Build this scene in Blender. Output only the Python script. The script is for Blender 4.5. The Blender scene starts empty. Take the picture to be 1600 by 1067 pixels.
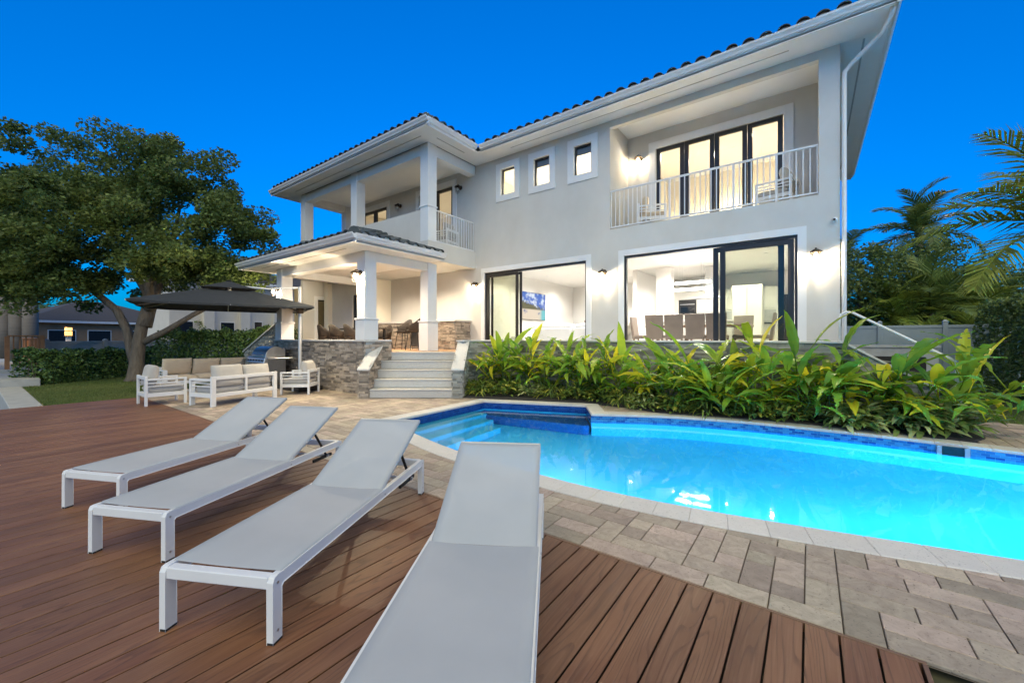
import bpy, bmesh, math, random
from mathutils import Vector, Matrix, noise
from mathutils.geometry import delaunay_2d_cdt
R = math.radians
rnd = random.Random(11)
U = rnd.uniform
scene = bpy.context.scene
col = scene.collection

# ------------------------------------------------------------------ camera, sky, dusk light, exposure
THETA = 36.45
cam_d = bpy.data.cameras.new('camera')
cam_d.sensor_width = 36.0
cam_d.lens = 630.0 / 1600.0 * 36.0
cam_d.shift_y = -5.5 / 1600.0
cam_d.clip_start = 0.05
cam_d.clip_end = 3000
cam = bpy.data.objects.new('camera', cam_d)
cam.location = (0, 0, 1.5)
cam.rotation_euler = (R(90), 0, R(THETA))
col.objects.link(cam)
scene.camera = cam

SUN_EL, SUN_AZ = 50.0, 145.0      # the dusk glow comes from behind the camera, over the canal (azimuth from +y towards +x)
world = bpy.data.worlds.new('World')
scene.world = world
world.use_nodes = True
wn = world.node_tree
wn.nodes.clear()
w_out = wn.nodes.new('ShaderNodeOutputWorld')
w_bg = wn.nodes.new('ShaderNodeBackground')
w_sky = wn.nodes.new('ShaderNodeTexSky')
w_sky.sky_type = 'NISHITA'
w_sky.sun_disc = False
w_sky.sun_elevation = R(4.5)
w_sky.sun_rotation = R(SUN_AZ)
w_sky.altitude = 0
w_sky.air_density = 1.0
w_sky.dust_density = 0.8
w_sky.ozone_density = 9.0
w_hs = wn.nodes.new('ShaderNodeHueSaturation')
w_hs.inputs['Saturation'].default_value = 1.2
w_gm = wn.nodes.new('ShaderNodeGamma'); w_gm.inputs['Gamma'].default_value = 0.82
w_bg.inputs['Strength'].default_value = 0.14
wn.links.new(w_sky.outputs[0], w_gm.inputs['Color'])
wn.links.new(w_gm.outputs[0], w_hs.inputs['Color'])
wn.links.new(w_hs.outputs[0], w_bg.inputs['Color'])
wn.links.new(w_bg.outputs[0], w_out.inputs['Surface'])

sun_d = bpy.data.lights.new('dusk_glow', 'SUN')
sun_d.energy = 0.66
sun_d.angle = R(75)
sun_d.color = (1.0, 0.86, 0.36)
sun = bpy.data.objects.new('dusk_glow', sun_d)
sun.rotation_euler = (R(90 - SUN_EL), 0, R(180 - SUN_AZ))
sun.location = (0, -20, 20)
col.objects.link(sun)

scene.view_settings.view_transform = 'Standard'
scene.view_settings.look = 'None'
scene.view_settings.exposure = 2.08
scene.view_settings.gamma = 1.0
scene.view_settings.use_curve_mapping = False
scene.render.engine = 'CYCLES'
scene.cycles.use_denoising = True
scene.cycles.max_bounces = 7
scene.cycles.diffuse_bounces = 3
scene.cycles.glossy_bounces = 3
scene.cycles.transmission_bounces = 4
scene.cycles.transparent_max_bounces = 16
scene.cycles.caustics_reflective = False
scene.cycles.caustics_refractive = True
scene.cycles.sample_clamp_indirect = 6.0

# ------------------------------------------------------------------ helpers
class MB:
    """collects shapes, builds ONE mesh object"""
    def __init__(s):
        s.v = []; s.f = []; s.r = []
        s.rv = 0.5
    def face(s, *pts):
        b = len(s.v); s.v.extend([tuple(p) for p in pts]); s.f.append(tuple(range(b, b + len(pts)))); s.r.append(s.rv)
        return s
    def box(s, x0, x1, y0, y1, z0, z1):
        b = len(s.v)
        s.v += [(x0,y0,z0),(x1,y0,z0),(x1,y1,z0),(x0,y1,z0),(x0,y0,z1),(x1,y0,z1),(x1,y1,z1),(x0,y1,z1)]
        for q in ((0,3,2,1),(4,5,6,7),(0,1,5,4),(1,2,6,5),(2,3,7,6),(3,0,4,7)):
            s.f.append(tuple(b+i for i in q)); s.r.append(s.rv)
        return s
    def hexa(s, pts):
        b = len(s.v); s.v += [tuple(p) for p in pts]
        for q in ((0,3,2,1),(4,5,6,7),(0,1,5,4),(1,2,6,5),(2,3,7,6),(3,0,4,7)):
            s.f.append(tuple(b+i for i in q)); s.r.append(s.rv)
        return s
    def bar(s, p, q, w, h, up=(0,0,1)):
        p = Vector(p); q = Vector(q); d = (q-p).normalized(); up = Vector(up)
        if abs(d.dot(up)) > .99: up = Vector((0,1,0))
        a = d.cross(up).normalized()*(w/2); c = a.cross(d).normalized()*(h/2)
        return s.hexa([p-a-c, p+a-c, q+a-c, q-a-c, p-a+c, p+a+c, q+a+c, q-a+c])
    def tube(s, pts, rad, n=8, caps=True):
        pts = [Vector(p) for p in pts]
        m = len(pts)
        if not isinstance(rad, (list, tuple)): rad = [rad]*m
        b = len(s.v); t0 = (pts[1]-pts[0]).normalized()
        ref = Vector((0,0,1)) if abs(t0.z) < .9 else Vector((1,0,0))
        a = t0.cross(ref).normalized()
        for i in range(m):
            t = (pts[min(i+1,m-1)]-pts[max(i-1,0)]).normalized()
            a = (a - t*a.dot(t)).normalized(); c = t.cross(a)
            for k in range(n):
                an = 2*math.pi*k/n
                s.v.append(tuple(pts[i] + (a*math.cos(an)+c*math.sin(an))*rad[i]))
        for i in range(m-1):
            for k in range(n):
                k2 = (k+1) % n
                s.f.append((b+i*n+k, b+i*n+k2, b+(i+1)*n+k2, b+(i+1)*n+k)); s.r.append(s.rv)
        if caps:
            s.f.append(tuple(b+k for k in reversed(range(n)))); s.r.append(s.rv)
            s.f.append(tuple(b+(m-1)*n+k for k in range(n))); s.r.append(s.rv)
        return s
    def lathe(s, prof, c=(0,0,0), n=16):
        b = len(s.v)
        for (r, z) in prof:
            for k in range(n):
                an = 2*math.pi*k/n
                s.v.append((c[0]+r*math.cos(an), c[1]+r*math.sin(an), c[2]+z))
        for i in range(len(prof)-1):
            for k in range(n):
                k2 = (k+1) % n
                s.f.append((b+i*n+k, b+i*n+k2, b+(i+1)*n+k2, b+(i+1)*n+k)); s.r.append(s.rv)
        s.f.append(tuple(b+k for k in reversed(range(n)))); s.r.append(s.rv)
        s.f.append(tuple(b+(len(prof)-1)*n+k for k in range(n))); s.r.append(s.rv)
        return s
    def prism(s, poly, z0, z1):
        n = len(poly); b = len(s.v)
        s.v += [(p[0],p[1],z0) for p in poly] + [(p[0],p[1],z1) for p in poly]
        s.f.append(tuple(b+i for i in reversed(range(n)))); s.r.append(s.rv)
        s.f.append(tuple(b+n+i for i in range(n))); s.r.append(s.rv)
        for i in range(n):
            j = (i+1) % n
            s.f.append((b+i, b+j, b+n+j, b+n+i)); s.r.append(s.rv)
        return s
    def prism_x(s, poly, x0, x1):          # polygon in (y,z), extruded along x
        n = len(poly); b = len(s.v)
        s.v += [(x0,p[0],p[1]) for p in poly] + [(x1,p[0],p[1]) for p in poly]
        s.f.append(tuple(b+i for i in reversed(range(n)))); s.r.append(s.rv)
        s.f.append(tuple(b+n+i for i in range(n))); s.r.append(s.rv)
        for i in range(n):
            j = (i+1) % n
            s.f.append((b+i, b+j, b+n+j, b+n+i)); s.r.append(s.rv)
        return s
    def pillow(s, c, sx, sy, sz, M=None, nx=10, ny=8, p=4.0, sag=0.0):
        """soft box: superellipsoid-like cushion with a seam"""
        b = len(s.v); c = Vector(c)
        for top in (1, -1):
            for i in range(nx+1):
                for j in range(ny+1):
                    u = -1+2*i/nx; w = -1+2*j/ny
                    uu = math.sin(u*math.pi/2); ww = math.sin(w*math.pi/2)
                    h = ((1-abs(uu)**p)*(1-abs(ww)**p))
                    h = max(h, 0)**0.35
                    z = top*(sz/2)*(0.12+0.88*h) + sag*noise.noise(Vector((uu*1.7+c.x*3, ww*1.7+c.y*3, c.z*5+top)))
                    q = Vector((uu*sx/2, ww*sy/2, z))
                    if M: q = M @ q
                    s.v.append(tuple(q+c))
        st = (nx+1)*(ny+1)
        for top in (0, 1):
            for i in range(nx):
                for j in range(ny):
                    q = (b+top*st+i*(ny+1)+j, b+top*st+(i+1)*(ny+1)+j, b+top*st+(i+1)*(ny+1)+j+1, b+top*st+i*(ny+1)+j+1)
                    s.f.append(q if top == 0 else q[::-1]); s.r.append(s.rv)
        rim = [(i,0) for i in range(nx+1)] + [(nx,j) for j in range(1,ny+1)] + [(i,ny) for i in range(nx-1,-1,-1)] + [(0,j) for j in range(ny-1,0,-1)]
        for k in range(len(rim)):
            a = rim[k]; d = rim[(k+1) % len(rim)]
            ia = b+a[0]*(ny+1)+a[1]; id = b+d[0]*(ny+1)+d[1]
            s.f.append((ia, ia+st, id+st, id)); s.r.append(s.rv)
        return s
    def build(s, name, mat, parent=None, smooth=False, bevel=0.0, loc=None, rz=0.0, origin=None, segs=1):
        me = bpy.data.meshes.new(name)
        vs = s.v if origin is None else [(a-origin[0], b-origin[1], c-origin[2]) for a,b,c in s.v]
        me.from_pydata(vs, [], s.f)
        at = me.attributes.new('rv', 'FLOAT', 'FACE'); at.data.foreach_set('value', s.r)
        if bevel:
            bm = bmesh.new(); bm.from_mesh(me)
            bmesh.ops.remove_doubles(bm, verts=bm.verts, dist=1e-5)
            es = [e for e in bm.edges if len(e.link_faces) == 2 and e.calc_face_angle(0) > .5]
            bmesh.ops.bevel(bm, geom=es, offset=bevel, segments=segs, affect='EDGES', profile=.5)
            bm.to_mesh(me); bm.free()
        if smooth:
            me.polygons.foreach_set('use_smooth', [True]*len(me.polygons))
            if smooth == 'auto': me.set_sharp_from_angle(angle=R(40))
        me.update()
        if mat: me.materials.append(mat)
        return link(name, me, parent, loc, rz)

def link(name, me, parent=None, loc=None, rz=0.0):
    o = bpy.data.objects.new(name, me); col.objects.link(o)
    if parent: o.parent = parent
    if loc is not None: o.location = loc
    if rz: o.rotation_euler = (0,0,rz)
    return o
def tag(o, label=None, cat=None, group=None, kind=None):
    if label: o['label'] = label
    if cat: o['category'] = cat
    if group: o['group'] = group
    if kind: o['kind'] = kind
    return o
def thing(name, label, cat, loc=(0,0,0), rz=0.0, group=None):
    o = bpy.data.objects.new(name, None); col.objects.link(o)
    o.empty_display_size = .2
    o.location = loc; o.rotation_euler = (0,0,rz)
    return tag(o, label, cat, group)
def copy_tree(o, parent=None):
    c = o.copy(); col.objects.link(c); c.parent = parent
    for ch in list(o.children): copy_tree(ch, c)
    return c
def lamp(name, kind, loc, energy, color=(1,.8,.58), size=.1, parent=None, rot=None, spot=None, blend=.5, size_y=None):
    d = bpy.data.lights.new(name, kind); d.energy = energy; d.color = color
    if kind == 'AREA':
        d.size = size
        if size_y: d.shape = 'RECTANGLE'; d.size_y = size_y
    else: d.shadow_soft_size = size
    if kind == 'SPOT': d.spot_size = R(spot or 100); d.spot_blend = blend
    o = bpy.data.objects.new(name, d); col.objects.link(o); o.location = loc
    if rot: o.rotation_euler = rot
    if parent: o.parent = parent
    return o

# ------------------------------------------------------------------ materials
def nodes_of(name):
    m = bpy.data.materials.new(name); m.use_nodes = True
    nt = m.node_tree; b = nt.nodes['Principled BSDF']
    return m, nt, b
def N(nt, t, **kw):
    n = nt.nodes.new(t)
    for k, v in kw.items():
        if k in n.inputs.keys(): n.inputs[k].default_value = v
        else: setattr(n, k, v)
    return n
def vec(nt, space='Object', scale=(1,1,1), rand=True):
    tc = N(nt, 'ShaderNodeTexCoord'); mp = N(nt, 'ShaderNodeMapping'); mp.inputs['Scale'].default_value = scale
    nt.links.new(tc.outputs[space], mp.inputs['Vector'])
    if rand:
        oi = N(nt, 'ShaderNodeObjectInfo'); mu = N(nt, 'ShaderNodeMath', operation='MULTIPLY'); mu.inputs[1].default_value = 57.0
        nt.links.new(oi.outputs['Random'], mu.inputs[0]); nt.links.new(mu.outputs[0], mp.inputs['Location'])
    return mp.outputs[0]
def mixc(nt, fac, a, b):
    m = N(nt, 'ShaderNodeMix', data_type='RGBA')
    for i, x in ((0, fac), (6, a), (7, b)):
        if hasattr(x, 'is_linked') or hasattr(x, 'links'): nt.links.new(x, m.inputs[i])
        else: m.inputs[i].default_value = x if i == 0 else (*x, 1)
    return m.outputs[2]
def ramp(nt, fac, p0, p1, c0=(0,0,0,1), c1=(1,1,1,1)):
    r = N(nt, 'ShaderNodeValToRGB'); e = r.color_ramp.elements
    e[0].position = p0; e[1].position = p1; e[0].color = c0; e[1].color = c1
    nt.links.new(fac, r.inputs[0]); return r.outputs[0]
def bump(nt, b, h, strength, dist=.01):
    n = N(nt, 'ShaderNodeBump'); n.inputs['Strength'].default_value = strength; n.inputs['Distance'].default_value = dist
    nt.links.new(h, n.inputs['Height']); nt.links.new(n.outputs[0], b.inputs['Normal'])
def mat(name, c1, c2=None, scale=4, rough=.6, metal=0.0, bmp=0, bscale=60, rv=0.0, spec=.5, space='Object', stretch=(1,1,1), rand=True, bd=.01, sheen=0, coat=0):
    m, nt, b = nodes_of(name)
    b.inputs['Roughness'].default_value = rough; b.inputs['Metallic'].default_value = metal
    b.inputs['Specular IOR Level'].default_value = spec
    if sheen: b.inputs['Sheen Weight'].default_value = sheen
    if coat: b.inputs['Coat Weight'].default_value = coat
    c2 = c2 or c1
    v = vec(nt, space, stretch, rand)
    nz = N(nt, 'ShaderNodeTexNoise', Scale=scale, Detail=6.0, Roughness=.6); nt.links.new(v, nz.inputs['Vector'])
    c = mixc(nt, ramp(nt, nz.outputs[0], .3, .7), c1, c2)
    if rv:      # each piece, and each object, a little lighter or darker
        at = N(nt, 'ShaderNodeAttribute', attribute_name='rv'); oi = N(nt, 'ShaderNodeObjectInfo')
        ad = N(nt, 'ShaderNodeMath', operation='ADD'); nt.links.new(at.outputs['Fac'], ad.inputs[0]); nt.links.new(oi.outputs['Random'], ad.inputs[1])
        fr = N(nt, 'ShaderNodeMath', operation='FRACT'); nt.links.new(ad.outputs[0], fr.inputs[0])
        mr = N(nt, 'ShaderNodeMapRange'); mr.inputs['To Min'].default_value = 1-rv; mr.inputs['To Max'].default_value = 1+rv
        nt.links.new(fr.outputs[0], mr.inputs['Value'])
        hs = N(nt, 'ShaderNodeHueSaturation'); nt.links.new(mr.outputs[0], hs.inputs['Value']); nt.links.new(c, hs.inputs['Color']); c = hs.outputs[0]
    nt.links.new(c, b.inputs['Base Color'])
    if bmp:
        n2 = N(nt, 'ShaderNodeTexNoise', Scale=bscale, Detail=5.0); nt.links.new(v, n2.inputs['Vector'])
        bump(nt, b, n2.outputs[0], bmp, bd)
    return m
def emit(name, color, strength):
    m, nt, b = nodes_of(name)
    b.inputs['Base Color'].default_value = (*color, 1); b.inputs['Emission Color'].default_value = (*color, 1); b.inputs['Emission Strength'].default_value = strength
    return m
def leaf_mat(name, c1, c2, tip=None, rough=.4, trans=.35, rv=.35, scale=1.2):
    m, nt, b = nodes_of(name)
    v = vec(nt, 'Object', (1,1,1), True)
    nz = N(nt, 'ShaderNodeTexNoise', Scale=scale, Detail=3.0); nt.links.new(v, nz.inputs['Vector'])
    c = mixc(nt, ramp(nt, nz.outputs[0], .35, .65), c1, c2)
    at = N(nt, 'ShaderNodeAttribute', attribute_name='rv'); oi = N(nt, 'ShaderNodeObjectInfo')
    ad = N(nt, 'ShaderNodeMath', operation='ADD'); nt.links.new(at.outputs['Fac'], ad.inputs[0]); nt.links.new(oi.outputs['Random'], ad.inputs[1])
    fr = N(nt, 'ShaderNodeMath', operation='FRACT'); nt.links.new(ad.outputs[0], fr.inputs[0])
    if tip: c = mixc(nt, ramp(nt, fr.outputs[0], .68, .96), c, tip)
    mr = N(nt, 'ShaderNodeMapRange'); mr.inputs['To Min'].default_value = 1-rv; mr.inputs['To Max'].default_value = 1+rv
    nt.links.new(fr.outputs[0], mr.inputs['Value'])
    hs = N(nt, 'ShaderNodeHueSaturation'); nt.links.new(mr.outputs[0], hs.inputs['Value']); nt.links.new(c, hs.inputs['Color']); c = hs.outputs[0]
    nt.links.new(c, b.inputs['Base Color']); b.inputs['Roughness'].default_value = rough; b.inputs['Specular IOR Level'].default_value = .35
    tr = N(nt, 'ShaderNodeBsdfTranslucent'); nt.links.new(c, tr.inputs[0])
    mx = N(nt, 'ShaderNodeMixShader'); mx.inputs[0].default_value = trans
    nt.links.new(b.outputs[0], mx.inputs[1]); nt.links.new(tr.outputs[0], mx.inputs[2])
    nt.links.new(mx.outputs[0], nt.nodes['Material Output'].inputs[0])
    return m
def glass_mat(name, tint=(.92,.95,.94), ior=1.45, rough=0.0, refl=1.0):
    m, nt, b = nodes_of(name); nt.nodes.remove(b)
    t = N(nt, 'ShaderNodeBsdfTransparent'); t.inputs[0].default_value = (*tint, 1)
    g = N(nt, 'ShaderNodeBsdfGlossy'); g.inputs['Roughness'].default_value = rough; g.inputs[0].default_value = (refl,refl,refl,1)
    f = N(nt, 'ShaderNodeFresnel'); f.inputs[0].default_value = ior
    mx = N(nt, 'ShaderNodeMixShader'); nt.links.new(f.outputs[0], mx.inputs[0]); nt.links.new(t.outputs[0], mx.inputs[1]); nt.links.new(g.outputs[0], mx.inputs[2])
    nt.links.new(mx.outputs[0], nt.nodes['Material Output'].inputs[0])
    return m
def deck_mat():
    m, nt, b = nodes_of('composite_deck')
    v = vec(nt, 'Object', (6.0, .55, 1))
    n0 = N(nt, 'ShaderNodeTexNoise', Scale=1.0, Detail=1.5, Roughness=.45); nt.links.new(v, n0.inputs['Vector'])
    tc = N(nt, 'ShaderNodeTexCoord'); sx = N(nt, 'ShaderNodeSeparateXYZ'); nt.links.new(tc.outputs['Object'], sx.inputs[0])
    mx_ = N(nt, 'ShaderNodeMath', operation='MULTIPLY'); mx_.inputs[1].default_value = 26.0; nt.links.new(sx.outputs['X'], mx_.inputs[0])
    ma = N(nt, 'ShaderNodeMath', operation='MULTIPLY_ADD'); ma.inputs[1].default_value = 15.0; nt.links.new(n0.outputs[0], ma.inputs[0]); nt.links.new(mx_.outputs[0], ma.inputs[2])
    fr = N(nt, 'ShaderNodeMath', operation='FRACT'); nt.links.new(ma.outputs[0], fr.inputs[0])
    line = ramp(nt, fr.outputs[0], .10, .30, (1,1,1,1), (0,0,0,1))          # contour lines of a stretched noise: cathedral grain
    v2 = vec(nt, 'Object', (1, .03, 1))
    nz = N(nt, 'ShaderNodeTexNoise', Scale=90.0, Detail=5.0); nt.links.new(v2, nz.inputs['Vector'])
    v3 = vec(nt, 'Object', (1, .22, 1))
    n3 = N(nt, 'ShaderNodeTexNoise', Scale=4.0, Detail=4.0); nt.links.new(v3, n3.inputs['Vector'])
    base = mixc(nt, ramp(nt, n3.outputs[0], .3, .7), (.168,.072,.036), (.255,.126,.063))
    oi = N(nt, 'ShaderNodeObjectInfo'); mr = N(nt, 'ShaderNodeMapRange'); mr.inputs['To Min'].default_value = .80; mr.inputs['To Max'].default_value = 1.14
    nt.links.new(oi.outputs['Random'], mr.inputs['Value'])
    hs = N(nt, 'ShaderNodeHueSaturation'); nt.links.new(mr.outputs[0], hs.inputs['Value']); nt.links.new(base, hs.inputs['Color'])
    ml = N(nt, 'ShaderNodeMath', operation='MULTIPLY'); nt.links.new(line, ml.inputs[0]); nt.links.new(ramp(nt, nz.outputs[0], .30, .62), ml.inputs[1])
    m2 = N(nt, 'ShaderNodeMath', operation='MULTIPLY'); nt.links.new(ml.outputs[0], m2.inputs[0]); m2.inputs[1].default_value = .72
    c = mixc(nt, m2.outputs[0], hs.outputs[0], (.075,.032,.018))
    c = mixc(nt, ramp(nt, nz.outputs[0], .48, .8, (0,0,0,1), (.40,.40,.40,1)), c, (.33,.185,.11))
    nt.links.new(c, b.inputs['Base Color'])
    b.inputs['Roughness'].default_value = .5; b.inputs['Specular IOR Level'].default_value = .4
    iv = N(nt, 'ShaderNodeMath', operation='SUBTRACT'); iv.inputs[0].default_value = 1.0; nt.links.new(ml.outputs[0], iv.inputs[1])
    bump(nt, b, iv.outputs[0], .6, .002)
    return m
def travertine(name, c1, c2, rv=.14, pits=True):
    m, nt, b = nodes_of(name)
    v = vec(nt, 'Object', (1,1,1))
    n1 = N(nt, 'ShaderNodeTexNoise', Scale=7.0, Detail=9.0, Roughness=.7, Distortion=1.6); nt.links.new(v, n1.inputs['Vector'])
    c = mixc(nt, ramp(nt, n1.outputs[0], .3, .72), c1, c2)
    n2 = N(nt, 'ShaderNodeTexNoise', Scale=70.0, Detail=4.0); nt.links.new(v, n2.inputs['Vector'])
    c = mixc(nt, ramp(nt, n2.outputs[0], .31, .38, (.6,.6,.6,1), (0,0,0,1)), c, tuple(x*.35 for x in c1))
    at = N(nt, 'ShaderNodeAttribute', attribute_name='rv'); oi = N(nt, 'ShaderNodeObjectInfo')
    ad = N(nt, 'ShaderNodeMath', operation='ADD'); nt.links.new(at.outputs['Fac'], ad.inputs[0]); nt.links.new(oi.outputs['Random'], ad.inputs[1])
    fr = N(nt, 'ShaderNodeMath', operation='FRACT'); nt.links.new(ad.outputs[0], fr.inputs[0])
    mr = N(nt, 'ShaderNodeMapRange'); mr.inputs['To Min'].default_value = 1-rv; mr.inputs['To Max'].default_value = 1+rv; nt.links.new(fr.outputs[0], mr.inputs['Value'])
    hs = N(nt, 'ShaderNodeHueSaturation'); nt.links.new(mr.outputs[0], hs.inputs['Value']); nt.links.new(c, hs.inputs['Color'])
    f7 = N(nt, 'ShaderNodeMath', operation='MULTIPLY'); f7.inputs[1].default_value = 7.31; nt.links.new(ad.outputs[0], f7.inputs[0]); f8 = N(nt, 'ShaderNodeMath', operation='FRACT'); nt.links.new(f7.outputs[0], f8.inputs[0])
    mh = N(nt, 'ShaderNodeMapRange'); mh.inputs['To Min'].default_value = .5-rv*.06; mh.inputs['To Max'].default_value = .5+rv*.07; nt.links.new(f8.outputs[0], mh.inputs['Value']); nt.links.new(mh.outputs[0], hs.inputs['Hue'])
    nt.links.new(hs.outputs[0], b.inputs['Base Color'])
    b.inputs['Roughness'].default_value = .62
    bump(nt, b, ramp(nt, n2.outputs[0], .34, .46), .45 if pits else .15, .003)
    return m
def mosaic(name, cols, sx=.05, sy=.025):
    m, nt, b = nodes_of(name)
    tc = N(nt, 'ShaderNodeTexCoord')
    br = N(nt, 'ShaderNodeTexBrick'); br.inputs['Scale'].default_value = 1.0; br.inputs['Brick Width'].default_value = sx; br.inputs['Row Height'].default_value = sy
    br.inputs['Mortar Size'].default_value = .0015; br.inputs['Color1'].default_value = (*cols[0],1); br.inputs['Color2'].default_value = (*cols[1],1); br.inputs['Mortar'].default_value = (*cols[2],1); br.inputs['Bias'].default_value = 0
    nt.links.new(tc.outputs['UV'], br.inputs['Vector'])
    nt.links.new(br.outputs[0], b.inputs['Base Color']); b.inputs['Roughness'].default_value = .2
    return m
def water_mat(name, tint, ripple=.12, scale=2.2, body=None):
    m, nt, b = nodes_of(name)
    v = vec(nt, 'Object', (1,1,1), False)
    nz = N(nt, 'ShaderNodeTexNoise', Scale=scale, Detail=3.0, Distortion=.4); nt.links.new(v, nz.inputs['Vector'])
    bp = N(nt, 'ShaderNodeBump'); bp.inputs['Strength'].default_value = ripple; bp.inputs['Distance'].default_value = .05; nt.links.new(nz.outputs[0], bp.inputs['Height'])
    f = N(nt, 'ShaderNodeFresnel'); f.inputs[0].default_value = 1.33; nt.links.new(bp.outputs[0], f.inputs['Normal'])
    g = N(nt, 'ShaderNodeBsdfGlossy'); g.inputs['Roughness'].default_value = .03; g.inputs[0].default_value = (.78,.82,.85,1); nt.links.new(bp.outputs[0], g.inputs['Normal'])
    if body:
        b.inputs['Base Color'].default_value = (*body,1); b.inputs['Roughness'].default_value = .1; nt.links.new(bp.outputs[0], b.inputs['Normal']); return m
    nt.nodes.remove(b)
    t = N(nt, 'ShaderNodeBsdfRefraction'); t.inputs[0].default_value = (*tint,1); t.inputs['IOR'].default_value = 1.33; t.inputs['Roughness'].default_value = 0.0; nt.links.new(bp.outputs[0], t.inputs['Normal'])
    mx = N(nt, 'ShaderNodeMixShader'); nt.links.new(f.outputs[0], mx.inputs[0]); nt.links.new(t.outputs[0], mx.inputs[1]); nt.links.new(g.outputs[0], mx.inputs[2])
    nt.links.new(mx.outputs[0], nt.nodes['Material Output'].inputs[0])
    return m

M = {}
M['stucco'] = mat('stucco', (.595,.57,.53), (.665,.64,.60), scale=1.1, stretch=(1,1,.8), rough=.85, bmp=.5, bscale=90, bd=.004, rand=False)
M['trim'] = mat('white_trim', (.76,.76,.76), (.80,.80,.80), scale=3, rough=.6, bmp=.05, bscale=60, rand=False)
M['soffit'] = mat('soffit', (.78,.77,.75), (.82,.81,.79), scale=2, rough=.7, rand=False)
M['gutter'] = mat('gutter', (.76,.75,.73), (.82,.81,.79), scale=2, rough=.35, rand=False)
M['bronze'] = mat('dark_bronze', (.018,.015,.013), (.024,.02,.018), rough=.35, spec=.6)
M['glass'] = glass_mat('window_glass')
M['glass_dark'] = glass_mat('door_glass', tint=(.82,.84,.74), ior=1.45)
M['roof'] = mat('roof_tile', (.045,.058,.062), (.085,.10,.105), scale=6, rough=.5, rv=.3, bmp=.2, bscale=40)
M['ledge'] = mat('ledgestone', (.44,.36,.28), (.27,.225,.18), scale=7, rough=.8, rv=.5, bmp=.5, bscale=50, bd=.01)
M['ledge2'] = mat('ledgestone_grey', (.36,.34,.29), (.24,.24,.215), scale=7, rough=.8, rv=.5, bmp=.5, bscale=50, bd=.01)
M['cap'] = travertine('stone_cap', (.58,.56,.53), (.66,.64,.61), .05, False)
M['step'] = travertine('stair_stone', (.50,.48,.45), (.58,.56,.53), .05, True)
M['floor_wood'] = mat('porch_floor', (.42,.25,.14), (.50,.31,.18), scale=3, rough=.5, stretch=(1,.2,1))
M['deck'] = deck_mat()
M['deck_edge'] = mat('deck_edge', (.16,.085,.05), (.22,.12,.07), scale=20, rough=.5, stretch=(.05,1,1))
M['dark'] = mat('dark_recess', (.02,.018,.016), rough=.9)  # near-black, stands for shade below the deck and in the doorway
M['paver'] = travertine('travertine_paver', (.30,.238,.185), (.51,.42,.335), .28)
M['coping'] = travertine('coping_limestone', (.60,.575,.54), (.67,.645,.61), .05, False)
M['joint'] = mat('paver_joint', (.16,.14,.12), (.22,.19,.16), scale=30, rough=.9, rand=False)
M['concrete'] = mat('concrete', (.36,.36,.35), (.46,.46,.44), scale=4, rough=.85, bmp=.3, bscale=50)
M['soil'] = mat('soil', (.03,.028,.026), (.05,.045,.04), scale=20, rough=.95, bmp=.5, bscale=40)
M['ground'] = mat('ground', (.05,.06,.03), (.08,.075,.045), scale=2, rough=.95, rand=False)
M['lawn'] = mat('lawn', (.10,.14,.04), (.14,.165,.05), scale=3, rough=.95, bmp=.6, bscale=80, rand=False)
M['grass'] = leaf_mat('grass_blades', (.11,.165,.04), (.17,.20,.06), rough=.6, trans=.3, scale=.7)
M['plaster'] = mat('pool_plaster', (.08,.60,.82), (.05,.53,.78), scale=1.1, rough=.7, rand=False)
M['mosaic'] = mosaic('waterline_mosaic', ((.008,.06,.30), (.04,.26,.55), (.10,.32,.55)), .085, .035)
M['mosaic_dark'] = mosaic('bench_mosaic', ((.006,.035,.20), (.014,.075,.32), (.03,.11,.32)), .085, .035)
M['bench'] = mat('bench_tile', (.012,.10,.36), (.02,.15,.45), scale=20, rough=.3, rand=False)
M['water'] = water_mat('pool_water', (.80,.96,1.0), ripple=.05, scale=1.6)
M['canal'] = water_mat('canal_water', (0,0,0), ripple=.4, scale=1.5, body=(.008,.018,.018))
M['alu'] = mat('white_aluminium', (.74,.745,.75), (.78,.785,.79), scale=5, rough=.38)
M['alu_grey'] = mat('grey_aluminium', (.5,.51,.52), rough=.4, metal=.3)
M['rubber'] = mat('black_rubber', (.015,.015,.015), rough=.7)
M['cushion'] = mat('grey_cushion', (.42,.40,.37), (.47,.45,.42), scale=8, rough=.95, bmp=.3, bscale=300, bd=.002, sheen=.2)
M['cushion_tan'] = mat('tan_cushion', (.56,.45,.32), (.62,.51,.37), scale=8, rough=.95, bmp=.3, bscale=300, bd=.002, sheen=.2)
M['umbrella'] = mat('umbrella_fabric', (.022,.027,.034), (.03,.035,.042), scale=9, rough=.9, bmp=.2, bscale=400, bd=.001)
M['steel'] = mat('stainless', (.55,.55,.54), (.62,.62,.61), scale=8, rough=.28, metal=1.0, stretch=(1,1,8))
M['black'] = mat('black_paint', (.012,.012,.012), rough=.45)
M['wicker'] = mat('brown_wicker', (.03,.021,.015), (.05,.035,.024), scale=30, rough=.7, bmp=.8, bscale=90)
M['lamp_metal'] = mat('lamp_bronze', (.05,.035,.025), (.09,.06,.04), rough=.4, metal=.7)
M['bulb'] = emit('warm_bulb', (1,.80,.52), 12)
M['lantern'] = emit('lantern_glow', (1,.60,.20), .30)
M['bulb_off'] = glass_mat('lamp_glass', (.85,.85,.82))
M['led'] = emit('led_white', (1,.97,.9), 6)
M['downlight'] = emit('downlight', (1,.92,.78), 9)
M['room'] = mat('room_white', (.80,.785,.75), (.82,.805,.77), rough=.7, rand=False)
M['room_cream'] = mat('room_cream', (.78,.72,.60), (.80,.74,.62), rough=.7, rand=False)
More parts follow.
